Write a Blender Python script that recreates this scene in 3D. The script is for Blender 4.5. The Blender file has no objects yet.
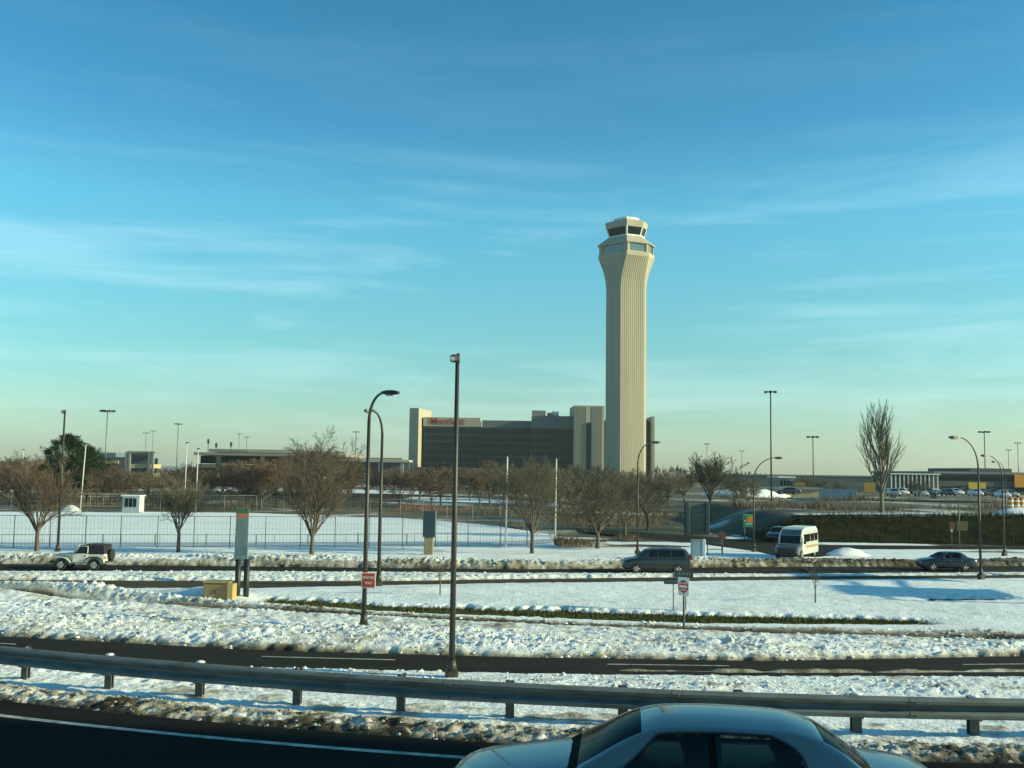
import bpy, math, random
import numpy as np
from mathutils import Vector, Matrix
R = math.radians
C = bpy.data.collections.new("scene"); bpy.context.scene.collection.children.link(C)
SC = bpy.context.scene

# ------------------------------------------------------------ camera
CAM_H = 6.6
F = 1000.0
cam_d = bpy.data.cameras.new("camera"); cam = bpy.data.objects.new("camera", cam_d); C.objects.link(cam)
cam_d.sensor_width = 36.0; cam_d.lens = 36.0 * F / 1024.0
cam_d.clip_start = 0.2; cam_d.clip_end = 9000
CAM_M = Matrix.Translation((0, 0, CAM_H)) @ Matrix.Rotation(R(90 + 4.92), 4, 'X') @ Matrix.Rotation(R(0.8), 4, 'Z')
cam.matrix_world = CAM_M
SC.camera = cam
CAM_R = CAM_M.to_3x3()

# ------------------------------------------------------------ light
SUN_EL = 17.0
SUN_V = Vector((0.99, -0.14, 0)).normalized()
SUN_AZ = math.atan2(SUN_V.x, SUN_V.y)            # clockwise from +Y
SUN_STRENGTH, SKY_STRENGTH, EXPOSURE = 5.0, 0.10, 0.55
W = bpy.data.worlds.new("World"); SC.world = W; W.use_nodes = True
nt = W.node_tree; nt.nodes.clear()
def N(t, tree=None, **kw):
    n = (tree or nt).nodes.new(t)
    for k, v in kw.items(): setattr(n, k, v)
    return n
sky = N('ShaderNodeTexSky', sky_type='NISHITA', sun_disc=False)
sky.sun_elevation = R(SUN_EL); sky.sun_rotation = SUN_AZ
sky.air_density = 1.0; sky.dust_density = 0.6; sky.ozone_density = 2.0
tint = N('ShaderNodeMixRGB', blend_type='MULTIPLY'); tint.inputs[0].default_value = 1
tc = N('ShaderNodeTexCoord'); sep = N('ShaderNodeSeparateXYZ')
ramp = N('ShaderNodeValToRGB')
mp = N('ShaderNodeMapping'); mp.inputs['Scale'].default_value = (1.5, 1.5, 15)
mp.inputs['Rotation'].default_value = (0.05, 0.12, 0.3)
cn = N('ShaderNodeTexNoise'); cn.inputs['Scale'].default_value = 1.6; cn.inputs['Detail'].default_value = 9; cn.inputs['Roughness'].default_value = 0.6
cn.inputs['Distortion'].default_value = 0.4
cr = N('ShaderNodeValToRGB'); cr.color_ramp.elements[0].position = 0.47; cr.color_ramp.elements[1].position = 0.86
cr.color_ramp.elements[1].color = (0.42, 0.42, 0.42, 1)
cloud = N('ShaderNodeMixRGB'); cloud.inputs[2].default_value = (6.6, 9.0, 9.3, 1)
bg = N('ShaderNodeBackground'); bg.inputs[1].default_value = SKY_STRENGTH
out = N('ShaderNodeOutputWorld')
L = nt.links.new
L(tc.outputs['Generated'], sep.inputs[0]); L(sep.outputs['Z'], ramp.inputs[0])
L(tc.outputs['Generated'], mp.inputs[0]); L(mp.outputs[0], cn.inputs['Vector']); L(cn.outputs['Fac'], cr.inputs[0])
e = ramp.color_ramp.elements
e[0].position = 0.0; e[0].color = (0.86, 1.02, 1.02, 1)
e[1].position = 0.42; e[1].color = (0.27, 1.02, 1.16, 1)
for p, c in ((0.12, (0.62, 1.18, 1.10, 1)), (0.25, (0.54, 1.40, 1.38, 1)), (0.33, (0.35, 1.10, 1.25, 1))):
    q = e.new(p); q.color = c
L(sky.outputs[0], tint.inputs[1]); L(ramp.outputs[0], tint.inputs[2])
mr = N('ShaderNodeMapRange'); mr.inputs['From Min'].default_value = 0.20; mr.inputs['From Max'].default_value = 0.34; mr.inputs['To Min'].default_value = 1; mr.inputs['To Max'].default_value = 0.12
L(sep.outputs['Z'], mr.inputs['Value']); cm = N('ShaderNodeMath', operation='MULTIPLY'); L(cr.outputs[0], cm.inputs[0]); L(mr.outputs[0], cm.inputs[1])
L(cm.outputs[0], cloud.inputs[0]); L(tint.outputs[0], cloud.inputs[1])
L(cloud.outputs[0], bg.inputs[0]); L(bg.outputs[0], out.inputs[0])
sun_d = bpy.data.lights.new("sun", 'SUN'); sun = bpy.data.objects.new("sun", sun_d); C.objects.link(sun)
sun_d.energy = SUN_STRENGTH; sun_d.angle = R(0.5); sun_d.color = (1.0, 0.93, 0.54)
to_sun = Vector((SUN_V.x * math.cos(R(SUN_EL)), SUN_V.y * math.cos(R(SUN_EL)), math.sin(R(SUN_EL))))
sun.rotation_euler = to_sun.to_track_quat('Z', 'Y').to_euler()
vs = SC.view_settings
vs.view_transform = 'Standard'; vs.look = 'None'; vs.gamma = 1; vs.exposure = EXPOSURE; vs.use_curve_mapping = False
SC.cycles.max_bounces = 5; SC.cycles.transparent_max_bounces = 8; SC.cycles.volume_bounces = 0

# ------------------------------------------------------------ photograph geometry -> world
def ray(px, py):
    return (CAM_R @ Vector(((px - 512) / F, (384 - py) / F, -1))).normalized()
def at(px, py, Y):
    d = ray(px, py); t = Y / d.y
    return Vector((d.x * t, Y, CAM_H + d.z * t))
def gp(px, py, z=0.0):
    d = ray(px, py); t = (z - CAM_H) / d.z
    return Vector((d.x * t, d.y * t, z))

# ------------------------------------------------------------ materials
MATS = {}
def mat(name, col, rough=0.7, metal=0.0, var=0.25, scale=3.0, bump=0.0, bscale=None, spec=0.5, coat=0.0, col2=None, streak=None, edge=None):
    """Principled material whose colour wanders between col and col2 by noise in object space."""
    if name in MATS: return MATS[name]
    m = bpy.data.materials.new(name); m.use_nodes = True; t = m.node_tree
    b = t.nodes['Principled BSDF']
    c2 = col2 or tuple(c * (1 - var) for c in col)
    co = N('ShaderNodeTexCoord', t); no = N('ShaderNodeTexNoise', t); no.inputs['Scale'].default_value = scale; no.inputs['Detail'].default_value = 6
    no.inputs['Roughness'].default_value = 0.65
    if streak:
        mm = N('ShaderNodeMapping', t); mm.inputs['Scale'].default_value = streak
        t.links.new(co.outputs['Object'], mm.inputs[0]); t.links.new(mm.outputs[0], no.inputs['Vector'])
    else:
        t.links.new(co.outputs['Object'], no.inputs['Vector'])
    rp = N('ShaderNodeValToRGB', t)
    lo, hi = edge or (0.3, 0.7)
    rp.color_ramp.elements[0].position = lo; rp.color_ramp.elements[0].color = (*c2, 1)
    rp.color_ramp.elements[1].position = hi; rp.color_ramp.elements[1].color = (*col, 1)
    t.links.new(no.outputs['Fac'], rp.inputs[0]); t.links.new(rp.outputs[0], b.inputs['Base Color'])
    b.inputs['Roughness'].default_value = rough; b.inputs['Metallic'].default_value = metal
    b.inputs['Specular IOR Level'].default_value = spec; b.inputs['Coat Weight'].default_value = coat
    b.inputs['Coat Roughness'].default_value = 0.05
    if bump:
        n2 = N('ShaderNodeTexNoise', t); n2.inputs['Scale'].default_value = bscale or scale * 4; n2.inputs['Detail'].default_value = 5
        t.links.new(co.outputs['Object'], n2.inputs['Vector'])
        bn = N('ShaderNodeBump', t); bn.inputs['Strength'].default_value = bump; bn.inputs['Distance'].default_value = 0.05
        t.links.new(n2.outputs['Fac'], bn.inputs['Height']); t.links.new(bn.outputs[0], b.inputs['Normal'])
    MATS[name] = m
    return m

def snow_material():
    m = bpy.data.materials.new("snow"); m.use_nodes = True; t = m.node_tree; b = t.nodes['Principled BSDF']
    at_ = N('ShaderNodeAttribute', t, attribute_name='dirt'); co = N('ShaderNodeTexCoord', t)
    n1 = N('ShaderNodeTexNoise', t); n1.inputs['Scale'].default_value = 1.3; n1.inputs['Detail'].default_value = 8; n1.inputs['Roughness'].default_value = 0.7
    t.links.new(co.outputs['Object'], n1.inputs['Vector'])
    mul = N('ShaderNodeMath', t, operation='MULTIPLY_ADD'); mul.inputs[1].default_value = 1.1; mul.inputs[2].default_value = -0.55
    t.links.new(n1.outputs['Fac'], mul.inputs[0])
    add = N('ShaderNodeMath', t, operation='ADD'); t.links.new(at_.outputs['Fac'], add.inputs[0]); t.links.new(mul.outputs[0], add.inputs[1])
    rp = N('ShaderNodeValToRGB', t); el = rp.color_ramp.elements
    el[0].position = 0.0; el[0].color = (0.80, 0.83, 0.84, 1)
    el[1].position = 1.0; el[1].color = (0.035, 0.030, 0.020, 1)
    for p, c in ((0.25, (0.68, 0.69, 0.66, 1)), (0.5, (0.40, 0.37, 0.30, 1)), (0.75, (0.15, 0.13, 0.09, 1))):
        q = el.new(p); q.color = c
    t.links.new(add.outputs[0], rp.inputs[0]); t.links.new(rp.outputs[0], b.inputs['Base Color'])
    b.inputs['Roughness'].default_value = 0.8; b.inputs['Specular IOR Level'].default_value = 0.2
    n2 = N('ShaderNodeTexNoise', t); n2.inputs['Scale'].default_value = 7; n2.inputs['Detail'].default_value = 7; n2.inputs['Roughness'].default_value = 0.6
    t.links.new(co.outputs['Object'], n2.inputs['Vector'])
    bn = N('ShaderNodeBump', t); bn.inputs['Strength'].default_value = 0.5; bn.inputs['Distance'].default_value = 0.12
    t.links.new(n2.outputs['Fac'], bn.inputs['Height']); t.links.new(bn.outputs[0], b.inputs['Normal'])
    return m
M_SNOW = snow_material()
M_CAP = mat('snow_cap', (0.82, 0.84, 0.85), 0.8, var=0.08, scale=6, bump=0.4)
M_ASPH = mat('asphalt', (0.030, 0.030, 0.024), 0.95, spec=0.08, var=0.45, scale=0.8, bump=0.25, bscale=40, streak=(0.25, 1.6, 1))
M_ASPHN = mat('asphalt_near', (0.020, 0.021, 0.020), 0.95, var=0.5, scale=0.5, bump=0.3, bscale=60, streak=(0.2, 1.8, 1), spec=0.04)
M_SLUSH = mat('slush', (0.50, 0.56, 0.60), 0.45, var=0.4, scale=0.6, streak=(0.25, 1.5, 1), bump=0.3, bscale=4)
M_PAINT = mat('road_paint', (0.50, 0.49, 0.42), 0.8, var=0.55, scale=3.5, spec=.1, edge=(.35, .6))
M_GALV = mat('galvanised_steel', (0.135, 0.165, 0.160), 0.7, 0.1, col2=(.085, .085, .070), scale=1.6, streak=(1.2, 2, 5), edge=(.30, .58), bump=0.05)
M_DPOST = mat('dark_post', (0.10, 0.095, 0.085), 0.6, var=0.3, scale=6)
M_POLE = mat('dark_bronze_pole', (0.050, 0.042, 0.034), 0.5, 0.2, var=0.35, scale=4, streak=(4, 4, 0.7))
M_POLEG = mat('grey_pole', (0.20, 0.21, 0.21), 0.5, 0.4, var=0.25, scale=4)
M_HEAD = mat('lamp_housing', (0.028, 0.028, 0.028), 0.5, 0.2, var=0.25, scale=8)
M_LENS = mat('lamp_lens', (0.55, 0.57, 0.55), 0.25, var=0.15, scale=8)
M_WPOLE = mat('pale_pole', (0.60, 0.58, 0.50), 0.55, var=0.15, scale=3)
M_BARK = mat('bark', (0.120, 0.095, 0.070), 0.9, var=0.4, scale=5, bump=0.5, bscale=20)
M_TWIG = mat('twig', (0.125, 0.092, 0.060), 0.9, var=0.35, scale=1.0)
M_TWIGR = mat('reddish_twig', (0.128, 0.086, 0.056), 0.9, var=0.35, scale=1.0)
M_TWIGG = mat('greenish_twig', (0.145, 0.125, 0.076), 0.9, var=0.35, scale=1.0)
M_BARKP = mat('pale_bark', (0.30, 0.27, 0.20), 0.9, var=0.4, scale=4, bump=0.4)
M_PINE = mat('pine_needles', (0.020, 0.042, 0.018), 0.85, spec=0.1, var=0.6, scale=1.2)
M_GRASS = mat('winter_grass', (0.060, 0.085, 0.025), 0.9, spec=0.05, col2=(0.075, 0.065, 0.025), scale=2.0, bump=0.5)
M_BRUSH = mat('brown_brush', (0.15, 0.11, 0.06), 0.9, var=0.5, scale=0.8)
M_BANK = mat('embankment_grass', (0.034, 0.036, 0.019), 0.95, col2=(0.014, 0.018, 0.011), spec=0.0, scale=0.35, streak=(0.3, 1, 1), bump=0.6, bscale=3)
M_CONC = mat('tower_concrete', (0.43, 0.385, 0.285), 0.85, var=0.24, scale=0.12, streak=(2.0, 2.0, 0.12))
M_CONCW = mat('white_panel', (0.72, 0.72, 0.68), 0.6, var=0.1, scale=0.5)
M_BEIGE = mat('beige_panel', (0.40, 0.345, 0.26), 0.8, var=0.12, scale=0.08, streak=(1.5, 1.5, 0.2))
M_BROWNC = mat('brown_concrete', (0.26, 0.225, 0.16), 0.85, var=0.25, scale=0.1, streak=(1, 1, 3))
M_GREYC = mat('grey_concrete', (0.22, 0.23, 0.22), 0.85, var=0.2, scale=0.15)
M_DGREYC = mat('dark_grey_wall', (0.085, 0.095, 0.10), 0.8, var=0.25, scale=0.2)
M_TAN = mat('tan_wall', (0.46, 0.36, 0.20), 0.85, var=0.15, scale=0.2)
M_GLASS = mat('dark_glass', (0.008, 0.018, 0.020), 0.15, var=0.4, scale=0.3, spec=0.18)
M_GLASSC = mat('car_glass', (0.008, 0.011, 0.013), 0.06, var=0.3, scale=3, spec=0.35)
M_GLASSB = mat('windscreen_glass', (0.010, 0.018, 0.020), 0.10, var=0.5, scale=2, spec=0.16)
M_SPAN = mat('spandrel', (0.026, 0.036, 0.034), 0.6, var=0.2, scale=0.3)
M_RED = mat('red_sign', (0.62, 0.060, 0.035), 0.5, var=0.12, scale=8)
M_WHITE = mat('white_sign', (0.80, 0.79, 0.74), 0.5, var=0.08, scale=8)
M_NAVY = mat('dark_blue_sign', (0.030, 0.045, 0.055), 0.5, var=0.25, scale=6)
M_YEL = mat('yellow_sign', (0.62, 0.40, 0.03), 0.55, var=0.15, scale=1)
M_ORG = mat('orange_sign', (0.70, 0.26, 0.02), 0.55, var=0.12, scale=3)
M_GRN = mat('green_sign', (0.04, 0.26, 0.10), 0.5, var=0.15, scale=4)
M_TIRE = mat('tyre_rubber', (0.018, 0.018, 0.018), 0.85, var=0.3, scale=10)
M_RIM = mat('wheel_rim', (0.45, 0.45, 0.44), 0.35, 0.6, var=0.2, scale=6)
M_BLACK = mat('black_plastic', (0.016, 0.017, 0.018), 0.55, var=0.3, scale=6)
M_CHROME = mat('chrome', (0.65, 0.66, 0.67), 0.15, 0.9, var=0.1, scale=6)
M_HLAMP = mat('headlamp', (0.70, 0.72, 0.72), 0.1, var=0.1, scale=9)
M_TLAMP = mat('tail_lamp', (0.30, 0.02, 0.015), 0.2, var=0.15, scale=9)
M_GLASSB.node_tree.nodes['Principled BSDF'].inputs['IOR'].default_value = 1.12
def paint(name, col, metal=0.0, rough=0.35):
    return mat('paint_' + name, col, rough, metal, var=0.12, scale=2.5, coat=0.6, spec=0.5)

# ------------------------------------------------------------ mesh helpers
class MB:
    """collects shapes; build() links them as ONE mesh object"""
    def __init__(s): s.v = []; s.f = []; s.smooth = []
    def add(s, vs_, fs_, smooth=False):
        o = len(s.v); s.v.extend(tuple(map(float, p)) for p in vs_)
        for f in fs_: s.f.append(tuple(i + o for i in f)); s.smooth.append(smooth)
        return s
    def box(s, c, size, rz=0.0, bev=0.0):
        x, y, z = (d / 2 for d in size); b = min(bev, x * .9, y * .9, z * .9)
        cr_, sr_ = math.cos(rz), math.sin(rz); P = []; Fc = []
        if b <= 0:
            for k in (-z, z):
                for (i, j) in ((-x, -y), (x, -y), (x, y), (-x, y)): P.append((i, j, k))
            Fc = [(3, 2, 1, 0), (4, 5, 6, 7), (0, 1, 5, 4), (1, 2, 6, 5), (2, 3, 7, 6), (3, 0, 4, 7)]
        else:
            for (k, ins) in ((-z, b), (-z + b, 0), (z - b, 0), (z, b)):
                a, d = x - ins, y - ins; q = b if not ins else b * .4
                for (i, j) in ((-a + q, -d), (a - q, -d), (a, -d + q), (a, d - q), (a - q, d), (-a + q, d), (-a, d - q), (-a, -d + q)): P.append((i, j, k))
            for r in range(3):
                for i in range(8):
                    Fc.append((r * 8 + i, r * 8 + (i + 1) % 8, (r + 1) * 8 + (i + 1) % 8, (r + 1) * 8 + i))
            Fc.append(tuple(range(7, -1, -1))); Fc.append(tuple(range(24, 32)))
        return s.add([(c[0] + p[0] * cr_ - p[1] * sr_, c[1] + p[0] * sr_ + p[1] * cr_, c[2] + p[2]) for p in P], Fc)
    def tube(s, pts, rad, n=8, cap=True, smooth=True):
        pts = [Vector(p) for p in pts]; k = len(pts)
        rads = rad if isinstance(rad, (list, tuple)) else [rad] * k
        V = []; Fc = []; u = None
        for i, p in enumerate(pts):
            t = (pts[min(i + 1, k - 1)] - pts[max(i - 1, 0)])
            t = t.normalized() if t.length > 1e-9 else Vector((0, 0, 1))
            if u is None: u = t.orthogonal().normalized()
            u = (u - t * u.dot(t))
            u = u.normalized() if u.length > 1e-6 else t.orthogonal().normalized()
            w = t.cross(u)
            for j in range(n):
                a = 2 * math.pi * j / n
                V.append(p + (u * math.cos(a) + w * math.sin(a)) * rads[i])
        for i in range(k - 1):
            for j in range(n):
                Fc.append((i * n + j, i * n + (j + 1) % n, (i + 1) * n + (j + 1) % n, (i + 1) * n + j))
        s.add(V, Fc, smooth)
        if cap and n > 2:
            o = len(s.v) - k * n
            s.f.append(tuple(o + j for j in range(n - 1, -1, -1))); s.smooth.append(False)
            s.f.append(tuple(o + (k - 1) * n + j for j in range(n))); s.smooth.append(False)
        return s
    def loft(s, rings, close=True, caps=True, smooth=True):
        n = len(rings[0]); V = [p for r in rings for p in r]; Fc = []
        for i in range(len(rings) - 1):
            for j in range(n if close else n - 1):
                Fc.append((i * n + j, i * n + (j + 1) % n, (i + 1) * n + (j + 1) % n, (i + 1) * n + j))
        if caps: Fc += [tuple(range(n - 1, -1, -1)), tuple((len(rings) - 1) * n + j for j in range(n))]
        return s.add(V, Fc, smooth)
    def disc(s, c, r, axis='y', n=20, th=0.02):
        ax = {'x': Vector((1, 0, 0)), 'y': Vector((0, 1, 0)), 'z': Vector((0, 0, 1))}[axis]; c = Vector(c)
        return s.tube([c - ax * th / 2, c + ax * th / 2], r, n)
    def mesh(s, name):
        me = bpy.data.meshes.new(name); me.from_pydata(s.v, [], s.f); me.update()
        if any(s.smooth): me.polygons.foreach_set('use_smooth', s.smooth)
        return me
    def build(s, name, m, parent=None, label=None):
        me = s.mesh(name); ms = m if isinstance(m, list) else [m]
        for x in ms: me.materials.append(x)
        return link(name, me, parent, label)
def link(name, me, parent=None, label=None):
    o = bpy.data.objects.new(name, me); C.objects.link(o)
    if parent is not None: o.parent = parent
    if label: o['label'] = label
    return o
def tag(o, label, cat, group=None, kind=None):
    o['label'] = label; o['category'] = cat
    if group: o['group'] = group
    if kind: o['kind'] = kind
    return o
def struct(o, kind='structure'): o['kind'] = kind; return o
def thing(name, label, cat, loc=(0, 0, 0), rz=0.0, group=None):
    o = bpy.data.objects.new(name, None); C.objects.link(o); o.empty_display_size = 0.2
    o.location = loc; o.rotation_euler = (0, 0, rz)
    return tag(o, label, cat, group)
def dup(o, loc=None, rz=None, label=None, group=None, scale=None, parent=None, swap=None):
    kids = [c for c in KIDS(o)]
    c = o.copy(); C.objects.link(c)
    if parent is not None: c.parent = parent
    if loc is not None: c.location = loc
    if rz is not None: c.rotation_euler = (0, 0, rz)
    if scale is not None: c.scale = scale if isinstance(scale, (tuple, list)) else (scale,) * 3
    if label: c['label'] = label
    if group: c['group'] = group
    for k in kids: 
        d = dup(k, parent=c, swap=swap)
        if swap and k.type == 'MESH' and k.name.split('.')[0] == swap[0]:
            d.material_slots[0].link = 'OBJECT'; d.material_slots[0].material = swap[1]
    return c
def KIDS(o): return [c for c in C.objects if c.parent == o]
_font_cache = {}
def text_mb(s, size, th=0.0, res=2):
    """flat lettering in the XZ plane, centred, as vertices and faces"""
    key = (s, size)
    if key in _font_cache: return _font_cache[key]
    cu = bpy.data.curves.new('lettering', 'FONT'); cu.body = s; cu.size = size; cu.align_x = 'CENTER'; cu.align_y = 'CENTER'; cu.resolution_u = res
    cu.offset = size * 0.012; cu.extrude = th
    o = bpy.data.objects.new('lettering', cu); C.objects.link(o)
    me = bpy.data.meshes.new_from_object(o.evaluated_get(bpy.context.evaluated_depsgraph_get()))
    v = [(p.co.x, -p.co.z, p.co.y) for p in me.vertices]; f = [tuple(p.vertices) for p in me.polygons]
    C.objects.unlink(o); bpy.data.objects.remove(o); bpy.data.curves.remove(cu); bpy.data.meshes.remove(me)
    _font_cache[key] = (v, f); return v, f
def letters(name, s, size, m, parent, off=(0, 0, 0), rz=0, xs=1.0, th=0.004):
    v, f = text_mb(s, size, th); b = MB(); c_, s_ = math.cos(rz), math.sin(rz)
    b.add([(off[0] + p[0] * xs * c_ - p[1] * s_, off[1] + p[0] * xs * s_ + p[1] * c_, off[2] + p[2]) for p in v], f)
    return b.build(name, m, parent)

# ------------------------------------------------------------ noise for terrain
_rng = np.random.RandomState(7); _T = _rng.rand(256, 256)
def vnoise(x, y):
    xi = np.floor(x).astype(int); yi = np.floor(y).astype(int); fx = x - xi; fy = y - yi
    fx = fx * fx * (3 - 2 * fx); fy = fy * fy * (3 - 2 * fy)
    a = _T[xi & 255, yi & 255]; b = _T[(xi + 1) & 255, yi & 255]; c = _T[xi & 255, (yi + 1) & 255]; d = _T[(xi + 1) & 255, (yi + 1) & 255]
    return (a * (1 - fx) + b * fx) * (1 - fy) + (c * (1 - fx) + d * fx) * fy
def fbm(x, y, oct_=4, g=0.5):
    s = 0; a = 1; t = 0
    for i in range(oct_):
        s = s + a * vnoise(x * 2 ** i + 17.3 * i, y * 2 ** i - 9.1 * i); t += a; a *= g
    return s / t
def clumps(x, y):           # ploughed lumps: billowed noise, sharp creases
    return (1 - np.abs(2 * fbm(x, y, 3) - 1) * 2.2).clip(0, 1) * 0.5 + vnoise(x * 2.7, y * 2.7) ** 2 * 0.6
def sst(a, b, x):
    t = np.clip((x - a) / (b - a), 0, 1); return t * t * (3 - 2 * t)
def line(pts, z=0.0):
    w = [gp(px, py, z) for px, py in pts]; w.sort(key=lambda p: p.x)
    xs = np.array([p.x for p in w]); ys = np.array([p.y for p in w])
    def f(x):
        x = np.asarray(x, float); r = np.interp(x, xs, ys)
        s0 = (ys[1] - ys[0]) / (xs[1] - xs[0]); s1 = (ys[-1] - ys[-2]) / (xs[-1] - xs[-2])
        r = np.where(x < xs[0], ys[0] + (x - xs[0]) * s0, r); return np.where(x > xs[-1], ys[-1] + (x - xs[-1]) * s1, r)
    return f
def grid(name, xs, ys, fn, m, parent=None):
    X, Y = np.meshgrid(xs, ys); Z, D = fn(X, Y); ny, nx = X.shape
    co = np.stack([X, Y, Z], -1).reshape(-1, 3).astype(np.float32)
    i = np.arange(nx * ny).reshape(ny, nx)
    q = np.stack([i[:-1, :-1], i[:-1, 1:], i[1:, 1:], i[1:, :-1]], -1).reshape(-1, 4)
    me = bpy.data.meshes.new(name); me.vertices.add(len(co)); me.vertices.foreach_set('co', co.ravel())
    me.loops.add(q.size); me.loops.foreach_set('vertex_index', q.ravel().astype(np.int32))
    me.polygons.add(len(q)); me.polygons.foreach_set('loop_start', np.arange(0, q.size, 4, dtype=np.int32)); me.polygons.foreach_set('loop_total', np.full(len(q), 4, dtype=np.int32))
    me.update(calc_edges=True); me.polygons.foreach_set('use_smooth', np.ones(len(q), bool))
    a = me.attributes.new('dirt', 'FLOAT', 'POINT'); a.data.foreach_set('value', np.clip(D, 0, 1.2).astype(np.float32).ravel())
    me.materials.append(m); return link(name, me, parent)
def strip(name, f_near, f_far, x0, x1, z, m, step=1.0, curb=None):
    xs = np.arange(x0, x1 + step, step); b = MB(); V = []; Fc = []
    for x in xs: V += [(x, float(f_near(x)), z), (x, float(f_far(x)), z)]
    for i in range(len(xs) - 1): Fc.append((2 * i, 2 * i + 2, 2 * i + 3, 2 * i + 1))
    b.add(V, Fc); return b.build(name, m)

# ------------------------------------------------------------ ground: bands measured off the picture
ZN = 2.4                                                             # level of the near road
def rail_y(x):
    x = np.asarray(x, float); xc = np.clip(x, -14, 14)
    return 17.42 - 0.17 * xc + 0.0103 * xc ** 2 + (x - xc) * (-0.17 + 0.0206 * xc)
A_far = line([(0, 636), (256, 650), (512, 657), (768, 661), (1024, 656)])
A_near = line([(0, 655), (256, 667), (512, 673), (768, 676), (1024, 676)])
L1 = line([(0, 599), (128, 606), (256, 614), (384, 621), (512, 627), (768, 636), (1024, 643)])
G_near = line([(240, 602), (384, 611.5), (512, 617), (700, 623), (940, 625)])
G_far = line([(240, 596), (384, 604), (512, 608.5), (700, 614.5), (940, 620)])
G2n = line([(900, 602), (1012, 601.5)]); G2f = line([(900, 597.5), (1012, 598)])
B_near = line([(0, 588), (256, 588), (400, 585), (512, 583), (768, 580), (1024, 578)])
B_far = line([(0, 580), (256, 581), (400, 581), (512, 579), (768, 576.5), (1024, 575)])
D_near = line([(0, 571), (256, 571.5), (512, 573), (768, 574), (1024, 572)])
D_far = line([(0, 564), (256, 566.5), (512, 569.5), (768, 567), (1024, 566)])
F_near = line([(560, 536), (690, 545), (800, 562), (1024, 556)])

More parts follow.
